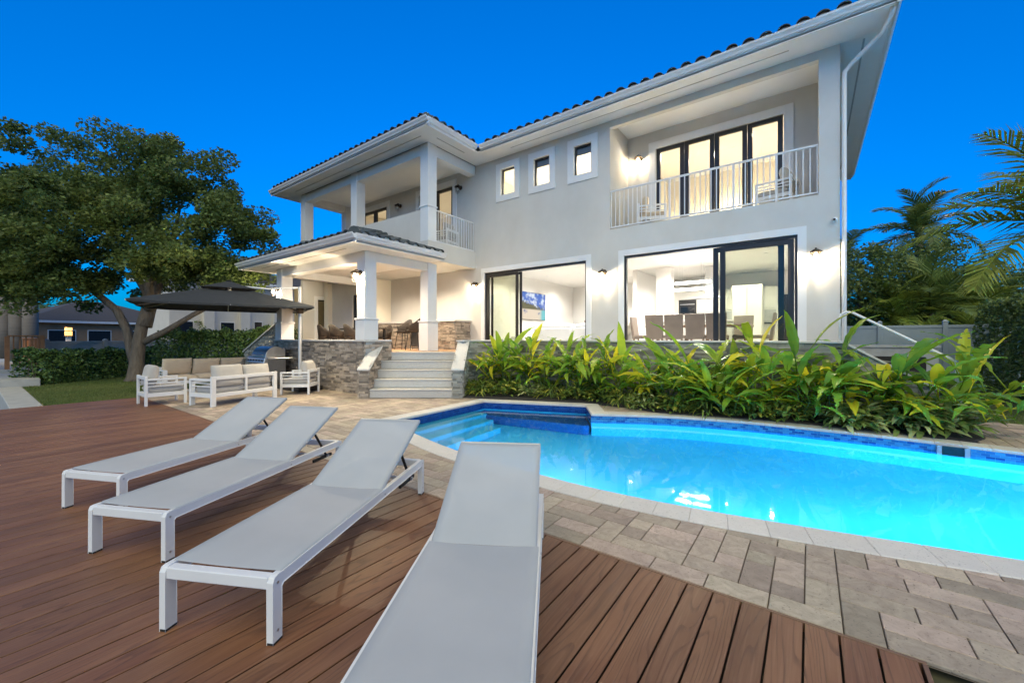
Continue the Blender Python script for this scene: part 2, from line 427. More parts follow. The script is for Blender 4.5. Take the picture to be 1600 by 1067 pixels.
M['room_floor'] = mat('room_floor', (.6,.56,.5), (.66,.62,.56), scale=2, rough=.35, rand=False)
M['cabinet'] = mat('cabinet_white', (.7,.68,.62), rough=.45)
M['chair_brown'] = mat('chair_leather', (.21,.165,.13), (.25,.20,.16), rough=.5)
M['table_wood'] = mat('table_wood', (.20,.11,.06), (.28,.16,.09), rough=.4, scale=10)
M['bark'] = mat('bark', (.10,.08,.062), (.19,.155,.12), scale=9, rough=.95, bmp=1.0, bscale=22, stretch=(1,1,.25), bd=.05)
M['palm_bark'] = mat('palm_bark', (.19,.16,.135), (.26,.22,.185), scale=3, rough=.9, bmp=.6, bscale=14, stretch=(.3,.3,2.2), bd=.03)
M['tree_leaf'] = leaf_mat('tree_leaf', (.105,.165,.045), (.175,.225,.06), rough=.5, trans=.42, rv=.45)
M['hedge_leaf'] = leaf_mat('hedge_leaf', (.08,.15,.04), (.14,.22,.06), rough=.35, trans=.2, rv=.45)
M['hedge_leaf2'] = leaf_mat('dark_hedge_leaf', (.12,.18,.055), (.19,.26,.075), rough=.4, trans=.2, rv=.45)
M['heliconia'] = leaf_mat('heliconia_leaf', (.14,.34,.05), (.36,.49,.035), tip=(.70,.60,.035), rough=.26, trans=.48, rv=.28, scale=2)  # green leaf; yellow and raised tones partly house light put into the colour
M['stem'] = mat('green_stem', (.10,.17,.05), (.15,.21,.06), rough=.5, scale=9)
M['ginger'] = leaf_mat('ginger_leaf', (.17,.28,.06), (.32,.39,.12), tip=(.55,.55,.26), rough=.4, trans=.3, rv=.25, scale=14)
M['fern'] = leaf_mat('low_leaf', (.11,.20,.04), (.20,.28,.055), tip=(.42,.38,.06), rough=.45, trans=.3, rv=.4)
M['palm_leaf'] = leaf_mat('palm_leaf', (.11,.17,.04), (.18,.23,.055), rough=.4, trans=.3, rv=.35)
M['palm_gold'] = leaf_mat('gold_palm_leaf', (.16,.25,.045), (.28,.31,.05), rough=.4, trans=.35, rv=.4)
M['vinyl'] = mat('vinyl_fence', (.27,.34,.42), (.32,.39,.47), rough=.5, scale=2)
M['fence_grey'] = mat('weathered_fence', (.34,.33,.31), (.42,.41,.39), rough=.85, scale=5)
M['red_wood'] = mat('dock_timber', (.30,.13,.055), (.40,.19,.08), rough=.7, scale=8)
M['nb_brown'] = mat('brown_siding', (.28,.175,.10), (.34,.22,.135), rough=.85, scale=3)
M['nb_white'] = mat('neighbour_stucco', (.62,.60,.56), (.68,.66,.62), rough=.85, scale=2)
M['nb_roof'] = mat('neighbour_roof', (.07,.06,.052), (.11,.095,.08), rough=.75, scale=12, rv=.3)
M['dark_glass'] = mat('dark_window', (.012,.014,.018), rough=.08)
M['wire'] = mat('wire', (.01,.01,.01), rough=1.0, spec=0)
M['yellow_wall'] = mat('lit_yellow_wall', (.62,.48,.26), (.66,.52,.30), rough=.85, scale=2)
# ------------------------------------------------------------------ the setting: ground, canal, seawall, deck, patio, pool
FAR = 500
g = MB()
for (x0,x1,y0,y1) in ((-FAR,-7,.6,FAR),(-7,7,9.2,FAR),(7,FAR,2.6,FAR),(-7,.42,.6,3),(.42,7,2.55,3)):
    g.face((x0,y0,-.06),(x1,y0,-.06),(x1,y1,-.06),(x0,y1,-.06))
tag(g.build('ground', M['ground']), kind='structure')
w = MB()
for (x0,x1,y0,y1) in ((-FAR,.42,-FAR,.58),(.42,FAR,-FAR,2.5)):
    w.face((x0,y0,-1.0),(x1,y0,-1.0),(x1,y1,-1.0),(x0,y1,-1.0))
tag(w.build('canal_water', M['canal']), kind='structure')
s = MB().box(-40,-13.66,.55,1.02,-1.6,0.0).box(-13.66,.40,.5,.9,-1.6,-.09)
tag(s.build('seawall', M['concrete'], bevel=.012), kind='structure')
s = MB().box(.46,40,2.36,2.6,-1.6,-.10)
tag(s.build('seawall_face', M['concrete'], bevel=.01), kind='structure')
s = MB().box(-40,-19.6,.5,1.4,-.4,.22)
tag(s.build('seawall_block', M['concrete'], bevel=.012), kind='structure')

# deck of separate boards
PITCH = .1445
deck = MB().box(-13.62,.415,-3.2,2.62,-.10,-.045).build('deck', M['dark'])  # near-black sheet under the boards, shade of the gaps put into its colour
tag(deck, kind='structure')
bd = MB().box(-.0675,.0675,-3.2,2.622,-.007,0).box(-.056,.056,-3.2,2.621,-.028,-.0072)
nb = int((13.62+.42)/PITCH)
b0 = bd.build('plank', M['deck'], deck, bevel=.0022)
for i in range(nb):
    o = b0 if i == 0 else b0.copy()
    if i: col.objects.link(o)
    o.location = (.42-.012-PITCH*(i+.5), 0, U(-.0008,.0008))
MB().box(-13.62,.435,2.625,2.645,-.10,.001).build('edge_trim', M['deck_edge'], deck, bevel=.002)
MB().box(.417,.436,-3.2,2.623,-.10,.001).build('edge_trim', M['deck_edge'], deck, bevel=.002)
MB().box(-13.64,-13.62,-3.2,2.645,-.10,.001).build('edge_trim', M['deck_edge'], deck, bevel=.002)

# pool outline (inner edge of the coping), counter-clockwise seen from above, resampled
raw = [(-6.1,4.55,1),(-5.06,4.2,0),(-3.79,3.88,0),(-2.4,3.74,0),(-1.66,3.72,0),(-.84,3.8,0),(-.04,3.95,0),(.65,4.11,0),(1.16,4.23,0),(2.0,4.44,0),
       (3.4,4.7,0),(4.7,5.1,0),(5.5,5.9,0),(5.4,7.0,0),(4.4,7.8,0),(3.3,8.08,0),(2.25,8.2,0),(1.19,8.31,0),(.3,8.33,0),(-.64,8.3,0),(-1.38,8.18,0),(-2.28,7.92,0),(-3.46,7.32,1),
       (-3.99,8.16,1),(-6.22,7.31,1)]
def resample(raw, step):
    out = []; n = len(raw)
    for i in range(n):
        p0, p1, p2, p3 = (raw[(i-1) % n], raw[i], raw[(i+1) % n], raw[(i+2) % n])
        L = math.hypot(p2[0]-p1[0], p2[1]-p1[1]); k = max(1, round(L/step))
        t1 = (p2[0]-p1[0], p2[1]-p1[1]) if p1[2] else ((p2[0]-p0[0])/2, (p2[1]-p0[1])/2)
        t2 = (p2[0]-p1[0], p2[1]-p1[1]) if p2[2] else ((p3[0]-p1[0])/2, (p3[1]-p1[1])/2)
        if p1[2] and p2[2]: t1 = t2 = (p2[0]-p1[0], p2[1]-p1[1])
        for j in range(k):
            t = j/k; h00 = 2*t**3-3*t*t+1; h10 = t**3-2*t*t+t; h01 = -2*t**3+3*t*t; h11 = t**3-t*t
            out.append(tuple(h00*p1[a]+h10*t1[a]+h01*p2[a]+h11*t2[a] for a in (0,1)))
    return out
POOL = resample(raw, .30)
def offset(poly, d):
    n = len(poly); out = []
    for i in range(n):
        a = Vector(poly[i-1]); b = Vector(poly[i]); c = Vector(poly[(i+1) % n])
        e1 = (b-a).normalized(); e2 = (c-b).normalized()
        n1 = Vector((e1.y,-e1.x)); n2 = Vector((e2.y,-e2.x)); m = n1+n2
        m = m.normalized() if m.length > 1e-4 else n1
        out.append(tuple(b + m*(d/max(.45, m.dot(n1)))))
    return out
def inside(p, poly):
    x, y = p; c = False; n = len(poly); j = n-1
    for i in range(n):
        xi, yi = poly[i]; xj, yj = poly[j]
        if (yi > y) != (yj > y) and x < (xj-xi)*(y-yi)/(yj-yi)+xi: c = not c
        j = i
    return c
OUT = offset(POOL, .30)
MID = offset(POOL, .14)
def sheet_with_hole(outer, hole, z):
    pts = [Vector(p) for p in outer] + [Vector(p) for p in hole]
    no, nh = len(outer), len(hole)
    ed = [(i,(i+1) % no) for i in range(no)] + [(no+i, no+(i+1) % nh) for i in range(nh)]
    r = delaunay_2d_cdt(pts, ed, [], 0, 1e-5)
    m = MB(); m.v = [(p.x,p.y,z) for p in r[0]]
    for f in r[2]:
        cx = sum(r[0][i].x for i in f)/len(f); cy = sum(r[0][i].y for i in f)/len(f)
        if not inside((cx,cy), hole) and inside((cx,cy), outer):
            a, b, c = (r[0][i] for i in f[:3])
            f = tuple(f) if (b-a).cross(c-a) > 0 else tuple(reversed(f))
            m.f.append(f); m.r.append(.5)
    return m
base = sheet_with_hole([(-7,2.65),(7,2.65),(7,9.2),(-7,9.2)], MID, -.022)
base.face((-14.05,2.65,-.022),(-7,2.65,-.022),(-7,9.2,-.022),(-14.05,9.2,-.022))
base.face((.6,9.2,-.022),(7,9.2,-.022),(7,11.0,-.022),(.6,11.0,-.022))
patio = tag(base.build('patio', M['joint']), kind='structure')

# travertine pavers in a broken bond on a 16.5 cm module
MOD = .165
def bed(p):      # planting bed between coping and terrace wall
    return -7.3 < p[0] < 1.9 and p[1] > 8.45 - max(0, (-3.2-p[0]))*.32 and p[1] < 9.8
def patio_zone(x, y):
    if y < 2.65 or x < -14.05 or x > 6.9: return False
    if y > 10.98: return False
    if x < -8.6 and y > 6.5: return False
    if -8.6 <= x < -6.9 and y > 6.9 + (x+8.6)*.35: return False
    if -6.9 <= x < 1.95 and y > 8.5: return False
    return True
def cell_ok(i, j):
    x0 = -14.05+i*MOD; y0 = 2.652+j*MOD
    cs = ((x0,y0),(x0+MOD,y0),(x0,y0+MOD),(x0+MOD,y0+MOD))
    if not patio_zone(x0+MOD/2, y0+MOD/2): return False
    if any(inside(c, INN) for c in cs): return False
    if all(inside(c, OUTs) for c in cs): return False
    return True
INN = offset(POOL, .04); OUTs = offset(POOL, .26)
NI, NJ = int(21/MOD), int(8.4/MOD)
ok = {(i,j) for i in range(NI) for j in range(NJ) if cell_ok(i,j)}
order = sorted(ok, key=lambda c: (c[1], c[0]))
sizes = [(1,2),(2,1),(2,1),(1,1),(1,2),(2,1),(3,1)]
pieces = []; free = set(ok)
for c in order:
    if c not in free: continue
    opts = sizes[:]; rnd.shuffle(opts)
    for (a,b) in opts + [(1,1)]:
        cells = [(c[0]+p, c[1]+q) for p in range(a) for q in range(b)]
        if all(k in free for k in cells):
            free.difference_update(cells); pieces.append((c[0],c[1],a,b)); break
def p_ctr(p): return (-14.05+(p[0]+p[2]/2)*MOD, 2.652+(p[1]+p[3]/2)*MOD)
def p_depth(p):
    x, y = p_ctr(p); d = -math.sin(R(THETA))*x+math.cos(R(THETA))*y; r = math.cos(R(THETA))*x+math.sin(R(THETA))*y
    vis = abs(r/d) < 1.32 if d > .1 else False
    return -(p[2]*p[3])/max(d,.1)**3 if vis else 0
pieces.sort(key=p_depth)
pm = {}
for p in pieces[:300]:
    k = (p[2],p[3])
    if k not in pm:
        me = MB().box(-k[0]*MOD/2+.0032,k[0]*MOD/2-.0032,-k[1]*MOD/2+.0032,k[1]*MOD/2-.0032,-.02,0).build('paver', M['paver'], patio, bevel=.0035)
        pm[k] = me; o = me
    else:
        o = pm[k].copy(); col.objects.link(o)
    x, y = p_ctr(p); o.location = (x, y, U(-.0015,.0))
    o.rotation_euler = (U(-.0015,.0015), U(-.0015,.0015), 0)
rest = MB()
for p in pieces[300:]:
    x, y = p_ctr(p); h = U(-.0025,0); rest.rv = rnd.random()
    a, b = p[2]*MOD/2-.003, p[3]*MOD/2-.003
    rest.box(x-a,x+a,y-b,y+b,-.02,h)
tag(rest.build('pavers', M['paver'], patio), kind='stuff')

# pool: basin, mosaic band, steps, bench, coping stones
PW = -.135            # water level
PD = -1.25
pool = thing('swimming_pool', 'freeform pool of glowing turquoise water with pale stone coping and blue mosaic band', 'pool', (0,6,0))
PO = (0,6,0)
bm_ = MB(); n = len(POOL)
for i in range(n):
    a, b = POOL[i], POOL[(i+1) % n]
    bm_.face((a[0],a[1],-.16),(a[0],a[1],PD),(b[0],b[1],PD),(b[0],b[1],-.16))
pts = [Vector(p) for p in POOL]
r_ = delaunay_2d_cdt(pts, [(i,(i+1) % n) for i in range(n)], [], 1, 1e-5)
for f in r_[2]:
    bm_.face(*[(r_[0][i].x, r_[0][i].y, PD) for i in f])
bm_.build('basin', M['plaster'], pool, origin=PO)
def band(name, idx, z0, z1, mtl, inset=.0):
    m = MB(); uv = []; s = 0
    P2 = offset(POOL, -inset)
    for i in idx:
        a, b = P2[i % n], P2[(i+1) % n]; L = math.hypot(b[0]-a[0], b[1]-a[1])
        m.face((a[0],a[1],z1),(a[0],a[1],z0),(b[0],b[1],z0),(b[0],b[1],z1))
        uv += [(s,z1),(s,z0),(s+L,z0),(s+L,z1)]; s += L
    o = m.build(name, mtl, pool, origin=PO)
    ul = o.data.uv_layers.new(name='UVMap')
    for k, q in enumerate(uv): ul.data[k].uv = q
    return o
iD = min(range(n), key=lambda i: math.hypot(POOL[i][0]+3.46, POOL[i][1]-7.32))
band('mosaic_band', range(0, iD), -.29, -.03, M['mosaic'], .012)
band('mosaic_band', range(iD, n), -.34, -.03, M['mosaic_dark'], .012)
# coping stones
for i in range(n):
    j = (i+1) % n
    a, b, c, d = POOL[i], POOL[j], OUT[j], OUT[i]
    cx = (a[0]+b[0]+c[0]+d[0])/4; cy = (a[1]+b[1]+c[1]+d[1])/4
    q = [((p[0]-cx)*.996, (p[1]-cy)*.996) for p in (a,b,c,d)]
    q = [q[0], q[1], q[2], q[3]]
    m = MB().prism(q[::-1], -.045, .008)
    o = m.build('coping_stone', M['coping'], pool, bevel=.005)
    o.location = (cx-PO[0], cy-PO[1], 0)
# steps inside on the left side, parallel to the left edge, and the bench in the alcove
lx = lambda y: -6.1 + (y-4.55)*(-.12/2.76)
def step(x_off, depth, y0, y1):
    m = MB()
    m.prism([(lx(y0)+.02,y0),(lx(y0)+x_off,y0),(lx(y1)+x_off,y1),(lx(y1)+.02,y1)], PD+.01, depth)
    return m.build('pool_step', M['plaster'], pool, origin=PO, bevel=.02, segs=2)
step(.42, -.36, 4.45, 6.9); step(.80, -.60, 4.3, 6.65); step(1.18, -.84, 4.18, 6.4)
bn = MB().prism([(-6.2,7.27),(-6.02,6.82),(-3.58,7.22),(-3.50,7.3),(-3.99,8.13)], PD+.02, -.52)
bn.build('bench', M['bench'], pool, origin=PO, bevel=.02)
# skimmer mouth in the far mosaic wall
sk = MB().box(1.50,1.72,8.2,8.235,-.19,-.025)
sk.build('skimmer_opening', M['dark_glass'], pool, origin=PO)
sk = MB().box(1.45,1.50,8.185,8.24,-.20,-.02).box(1.72,1.77,8.175,8.235,-.20,-.02).box(1.50,1.72,8.185,8.24,-.20,-.185)
sk.build('skimmer_frame', M['vinyl'], pool, origin=PO, bevel=.004)
wt = MB()
for f in r_[2]:
    wt.face(*[(r_[0][i].x, r_[0][i].y, PW) for i in f])
wt = wt.build('water', M['water']); tag(wt, kind='structure')
# underwater lamps set in the near wall
for k, (x, y, e) in enumerate(((4.6,5.25,250),(2.3,4.62,210),(-.3,3.98,85),(-3.0,3.9,45))):
    t = thing('pool_lamp', ('round underwater lamp in the near pool wall furthest to the right of the coping','round underwater lamp in the near pool wall, second from the right end','round underwater lamp in the near pool wall below the coping midpoint','round underwater lamp in the near pool wall close to the loungers')[k], 'lamp', (x,y,-.42), 0, 'underwater pool lamps')
    MB().lathe([(.10,0),(.13,.0),(.13,.02),(.10,.03)], (0,0,0), 16).build('lamp_ring', M['steel'], t).rotation_euler = (R(90),0,0)
    MB().lathe([(.001,.031),(.097,.031),(.097,.033)], (0,0,0), 16).build('lens', M['led'], t).rotation_euler = (R(-90),0,0)
    lamp('pool_light', 'SPOT', (0,.12,0), e, (.10,.62,1.0), .08, t, (R(88),0,R(8 if k else 25)), 165, .6)

# planting bed soil and terrace wall behind it
sb = MB().prism([(-7.0,7.42),(-6.1,7.72),(-4.0,8.5),(-3.3,8.45),(-2.2,8.2),(-.6,8.62),(.6,8.64),(1.9,8.6),(2.1,9.0),(2.1,9.75),(-7.8,9.75),(-7.8,8.1)], -.05, .03)
soil = tag(sb.build('planting_bed', M['soil']), kind='structure')

# ledgestone cladding -----------------------------------------------------------------
def ledge(mb, o, a, nrm, L, z0, top, rh=.05):
    """rows of split stone strips: from point o along unit vector a, facing nrm, up to top(s)"""
    o = Vector(o); a = Vector(a); nrm = Vector(nrm); z = z0
    while z < 6:
        h = rnd.choice((rh*.8, rh, rh*1.2)); s = -U(0,.2); any_ = False
        while s < L:
            l = U(.10,.38); s0 = max(0,s); s1 = min(L, s+l); s += l
            if s1-s0 < .02: continue
            t0, t1 = top(s0), top(s1); zt0, zt1 = min(z+h, t0), min(z+h, t1)
            if zt0-z < .006 and zt1-z < .006: continue
            any_ = True
            zt0 = max(zt0, z+.001); zt1 = max(zt1, z+.001)
            d = U(.012,.042); mb.rv = rnd.random()
            g_ = .0022
            p = [o+a*(s0+g_), o+a*(s1-g_)]
            pts = [p[0]+Vector((0,0,z+g_)), p[1]+Vector((0,0,z+g_)), p[1]+Vector((0,0,zt1-g_)), p[0]+Vector((0,0,zt0-g_))]
            fr = [q+nrm*(d+U(-.004,.004)) for q in pts]
            mb.face(*fr)
            for k in range(4):
                k2 = (k+1) % 4
                mb.face(pts[k], pts[k2], fr[k2], fr[k])
        z += h
        if not any_: break
    mb.rv = .5

# ------------------------------------------------------------------ the house
HO = (-8.4, 10.6, 0)
house = thing('villa', 'white two-storey villa with dark tiled hip roof, corner balconies and wide glass doors', 'house', HO)
def H(mb, name, mtl, parent=None, **k):
    return mb.build(name, M[mtl] if isinstance(mtl, str) else mtl, parent or house, origin=HO, **k)
def wall_plane(mb, axis, p0, p1, a0, a1, z0, z1, holes=()):
    """wall of thickness p0..p1 along axis ('x': runs along x at y=p0..p1), with rectangular holes (a0,a1,z0,z1)"""
    P = (lambda a, p, z: (a,p,z)) if axis == 'x' else (lambda a, p, z: (p,a,z))
    As = sorted({a0,a1,*[h[0] for h in holes],*[h[1] for h in holes]}); Zs = sorted({z0,z1,*[h[2] for h in holes],*[h[3] for h in holes]})
    hole = lambda a, z: any(h[0] < a < h[1] and h[2] < z < h[3] for h in holes)
    solid = lambda i, k: 0 <= i < len(As)-1 and 0 <= k < len(Zs)-1 and not hole((As[i]+As[i+1])/2, (Zs[k]+Zs[k+1])/2)
    for i in range(len(As)-1):
        for k in range(len(Zs)-1):
            if not solid(i,k): continue
            b0, b1, c0, c1 = As[i], As[i+1], Zs[k], Zs[k+1]
            mb.face(P(b0,p0,c0),P(b1,p0,c0),P(b1,p0,c1),P(b0,p0,c1)); mb.face(P(b0,p1,c0),P(b0,p1,c1),P(b1,p1,c1),P(b1,p1,c0))
            if not solid(i-1,k): mb.face(P(b0,p0,c0),P(b0,p0,c1),P(b0,p1,c1),P(b0,p1,c0))
            if not solid(i+1,k): mb.face(P(b1,p0,c0),P(b1,p1,c0),P(b1,p1,c1),P(b1,p0,c1))
            if not solid(i,k-1): mb.face(P(b0,p0,c0),P(b0,p1,c0),P(b1,p1,c0),P(b1,p0,c0))
            if not solid(i,k+1): mb.face(P(b0,p0,c1),P(b1,p0,c1),P(b1,p1,c1),P(b0,p1,c1))
    return mb
YF, XR, XL, XW, YW, YP_, FLR, F2, SOF = 10.6, .5, -17.3, -9.4, 8.4, 6.22, 1.10, 4.5, 7.5
WIN = [(-8.28,-7.72),(-6.97,-6.40),(-5.57,-5.01)]
front_holes = [(-8.99,-5.17,FLR,3.73),(-4.05,-.21,FLR,3.72),(-4.46,.15,F2,7.32),(-12.35,-10.52,F2,7.08),(-16.2,-14.4,F2,7.08)] + [(a,b,6.24,7.10) for a,b in WIN]
H(wall_plane(MB(),'x',YF,YF+.15,XL,XR,0,SOF,front_holes),'wall','stucco')
H(wall_plane(MB(),'y',XR-.15,XR,YF+.15,19.4,0,SOF,[(16,17.4,2,3.2)]),'wall','stucco')
H(wall_plane(MB(),'y',XL,XL+.15,YF+.15,19.4,0,SOF),'wall','stucco')
H(MB().box(XL+.15,XR-.15,19.25,19.4,0,SOF),'wall','stucco')
H(MB().box(XL+.16,XR-.16,YF+.16,19.24,3.96,4.46),'floor_slab','room')
# right balcony recess
H(wall_plane(MB(),'x',12.0,12.12,-4.6,.34,F2,7.62,[(-3.63,-.52,F2,7.03)]),'balcony_wall','stucco')
H(MB().box(-4.6,-4.463,YF+.151,12.0,F2,7.62),'balcony_wall','stucco')
H(MB().box(.153,.34,YF+.151,12.0,F2,7.62),'balcony_wall','stucco')
H(MB().box(-4.46,.15,YF+.151,12.0,7.55,7.62),'balcony_ceiling','soffit')
H(MB().box(-4.46,.15,YF+.151,12.0,4.461,4.512),'balcony_floor','step')
# left wing: slab, columns, beams, parapet
H(MB().box(XL,XW,YW+.02,YF-.001,3.92,F2-.001),'balcony_slab','stucco')
H(MB().box(XL,XW-.001,YW,YW+.019,3.95,F2),'slab_edge','stucco')
def column(x0, y0, z0, z1, s=.36):
    return H(MB().box(x0,x0+s,y0,y0+s,z0,z1),'column','trim',bevel=.008)
for x0 in (XW-.36,-13.57,XL): 
    column(x0, YW, F2+.001, SOF)
    for zz in (5.55,):
        H(MB().box(x0-.025,x0+.385,YW-.025,YW+.385,zz,zz+.05),'column_band','trim',bevel=.008)
H(MB().box(XL,XL+.36,YF-.36,YF-.001,F2+.001,SOF-.001),'column','trim',bevel=.008)
H(MB().box(XL+.36,-13.57,YW+.04,YW+.24,F2,5.5),'parapet','stucco')
H(MB().box(-13.21,XW-.36,YW+.04,YW+.24,F2,5.5),'parapet','stucco')
H(MB().box(XL+.02,XW-.02,YW+.03,YW+.33,7.18,SOF),'beam','trim',bevel=.006)
H(MB().box(XW-.33,XW-.03,YW+.331,YF-.001,7.18,SOF),'beam','trim',bevel=.006)
H(MB().box(XL+.03,XL+.33,YW+.331,YF-.361,7.18,SOF),'beam','trim',bevel=.006)
H(MB().box(XL+.33,XW-.33,YW+.331,YF-.001,7.46,SOF+.02),'balcony_ceiling','soffit')
# ground floor under the wing
H(wall_plane(MB(),'y',XL,XL+.15,YW,YF-.001,0,3.919,[(9.05,9.75,FLR+.02,3.15)]),'wall','stucco')
H(wall_plane(MB(),'x',9.4,9.55,-16.9,-14.14,FLR,3.90,[(-15.05,-14.30,FLR+.01,3.25)]),'wall','stucco')
H(MB().box(-14.29,-14.14,9.551,YF-.001,FLR,3.90),'wall','room_cream')
H(MB().box(-16.9,-16.6,9.2,9.5,FLR,3.90),'column','room_cream',bevel=.006)
# porch: floor, ceiling, columns, beams
H(MB().box(-14.46,-9.42,6.3,YW+.0,.9,FLR),'porch_floor','floor_wood')
H(MB().box(XL+.15,-9.42,YW+.001,YF-.001,.9,FLR-.001),'porch_floor','floor_wood')
H(MB().prism([(-9.91,7.09),(-7.98,8.52),(-7.86,10.59),(-9.42,10.59)],.9,FLR-.002),'landing','floor_wood')
H(MB().box(-7.86,.5,9.72,10.59,.9,FLR-.003),'terrace_floor','step')
H(MB().box(-14.3,-9.5,6.3,YW+.2,3.80,3.84),'porch_ceiling','soffit')
for x0, y0, z0 in ((XW-.36,YP_,1.45),(-14.46,YP_,1.45),(XW-.36,YW,FLR)):
    column(x0,y0,z0,3.80)
    H(MB().box(x0-.03,x0+.39,y0-.03,y0+.39,z0 if z0 > 1.2 else z0+.001,1.98),'column_plinth','trim',bevel=.006)
    H(MB().box(x0-.055,x0+.415,y0-.055,y0+.415,1.981,2.03),'column_band','trim',bevel=.008)
H(MB().box(-14.44,-9.42,YP_+.02,YP_+.34,3.55,3.80),'beam','trim',bevel=.006)
H(MB().box(-9.74,-9.42,YP_+.341,YW-.001,3.55,3.80),'beam','trim',bevel=.006)
H(MB().box(-14.44,-14.12,YP_+.341,9.39,3.55,3.799),'beam','trim',bevel=.006)
# low porch wall in ledgestone, with cap
H(MB().box(-14.46,-9.40,YP_+.03,YP_+.30,0,1.40),'low_wall','concrete')
H(MB().box(-9.70,-9.43,YP_+.30,7.0,0,1.40),'low_wall','concrete')
lm = MB(); ledge(lm,(-14.46,YP_+.03,0),(1,0,0),(0,-1,0),5.06,-.02,lambda s:1.40); ledge(lm,(-9.43,YP_+.0,0),(0,1,0),(1,0,0),.85,-.02,lambda s:1.40)
tag(H(lm,'ledgestone','ledge'), kind='stuff')
H(MB().box(-14.5,-9.36,YP_-.05,YP_+.36,1.401,1.449),'wall_cap','cap',bevel=.006)
H(MB().box(-9.72,-9.36,YP_+.361,7.05,1.401,1.449),'wall_cap','cap',bevel=.006)
# left side stair flank with sloping cap
H(MB().hexa([(-17.2,YP_+.05,0),(-14.47,YP_+.05,0),(-14.47,YP_+.30,0),(-17.2,YP_+.30,0),(-17.2,YP_+.05,.95),(-14.47,YP_+.05,1.98),(-14.47,YP_+.30,1.98),(-17.2,YP_+.30,.95)]),'stair_flank','concrete')
lm = MB(); ledge(lm,(-17.2,YP_+.05,0),(1,0,0),(0,-1,0),2.73,-.02,lambda s:.95+1.03*s/2.73); tag(H(lm,'ledgestone','ledge2'), kind='stuff')
H(MB().hexa([(-17.25,YP_-.02,.95),(-14.47,YP_-.02,1.985),(-14.47,YP_+.36,1.985),(-17.25,YP_+.36,.95),(-17.25,YP_-.02,1.0),(-14.47,YP_-.02,2.035),(-14.47,YP_+.36,2.035),(-17.25,YP_+.36,1.0)]),'sloping_cap','cap',bevel=.004)
# terrace front wall (behind the planting bed), with cap
H(MB().box(-7.86,XR,9.72,9.90,0,1.395),'terrace_wall','concrete')
H(MB().box(-7.88,-7.70,8.15,9.719,0,1.395),'terrace_wall','concrete')
lm = MB(); ledge(lm,(-7.70,9.72,0),(1,0,0),(0,-1,0),8.2,0,lambda s:1.395); ledge(lm,(-7.70,8.2,0),(0,1,0),(1,0,0),1.5,0,lambda s:1.395); ledge(lm,(XR,9.72,0),(0,1,0),(1,0,0),.18,0,lambda s:1.395)
tag(H(lm,'ledgestone','ledge2'), kind='stuff')
H(MB().box(-7.92,XR+.06,9.655,9.95,1.396,1.44),'wall_cap','cap',bevel=.006)
H(MB().box(-7.92,-7.64,8.1,9.654,1.396,1.44),'wall_cap','cap',bevel=.006)
# diagonal stair of five risers
ca, sa = math.cos(R(THETA)), math.sin(R(THETA))
def SP(u, v, z): return (-8.85+u*ca-v*sa, 5.99+u*sa+v*ca, z)       # u along the tread, v up the flight
stair = H(MB().hexa([SP(.01,.02,0),SP(2.06,.02,0),SP(2.06,1.25,0),SP(.01,1.25,0),SP(.01,.02,.01),SP(2.06,.02,.01),SP(2.06,1.25,.01),SP(.01,1.25,.01)]),'stair','concrete')
for k in range(5):
    z0, z1, v0 = k*.22, (k+1)*.22, k*.30
    v1 = 1.55 if k == 4 else v0+.34
    H(MB().hexa([SP(.0,v0,z0+.011),SP(2.07,v0,z0+.011),SP(2.07,1.5,z0+.011),SP(0,1.5,z0+.011),SP(0,v0,z1-.035),SP(2.07,v0,z1-.035),SP(2.07,1.5,z1-.035),SP(0,1.5,z1-.035)]),'riser','step',stair)
    H(MB().hexa([SP(-.0,v0-.02,z1-.0345),SP(2.07,v0-.02,z1-.0345),SP(2.07,v1,z1-.0345),SP(0,v1,z1-.0345),SP(0,v0-.02,z1),SP(2.07,v0-.02,z1),SP(2.07,v1,z1),SP(0,v1,z1)]),'tread','step',stair,bevel=.006)
for u0 in (-.255, 2.085):
    u1 = u0+.235
    top = lambda v: .72 + (1.36-.72)*min(v,1.15)/1.15
    m = MB().hexa([SP(u0,-.02,0),SP(u1,-.02,0),SP(u1,1.15,0),SP(u0,1.15,0),SP(u0,-.02,.70),SP(u1,-.02,.70),SP(u1,1.15,1.34),SP(u0,1.15,1.34)])
    m.hexa([SP(u0,1.15,0),SP(u1,1.15,0),SP(u1,1.5,0),SP(u0,1.5,0),SP(u0,1.15,1.36),SP(u1,1.15,1.36),SP(u1,1.5,1.36),SP(u0,1.5,1.36)])
    H(m,'stair_flank','concrete')
    lm = MB(); av = Vector((ca,sa,0)); vv = Vector((-sa,ca,0))
    ledge(lm, SP(u0,-.02,0), av, -vv, .235, 0, lambda s:.70, .055)
    ledge(lm, SP(u1,-.02,0), vv, av, 1.5, 0, lambda s: min(1.35,.70+.64*s/1.17), .055)
    ledge(lm, SP(u0,-.02,0), vv, -av, 1.5, 0, lambda s: min(1.35,.70+.64*s/1.17), .055)
    tag(H(lm,'ledgestone','ledge' if u0 < 0 else 'ledge2'), kind='stuff')
    e0, e1 = u0-.035, u1+.045
    H(MB().hexa([SP(e0,-.07,.685),SP(e1,-.07,.685),SP(e1,1.15,1.352),SP(e0,1.15,1.352),SP(e0,-.07,.73),SP(e1,-.07,.73),SP(e1,1.15,1.40),SP(e0,1.15,1.40)]),'sloping_cap','cap',bevel=.004)
    H(MB().hexa([SP(e0,1.151,1.353),SP(e1,1.151,1.353),SP(e1,1.55,1.353),SP(e0,1.55,1.353),SP(e0,1.151,1.44),SP(e1,1.151,1.44),SP(e1,1.55,1.44),SP(e0,1.55,1.44)]),'wall_cap','cap',bevel=.004)
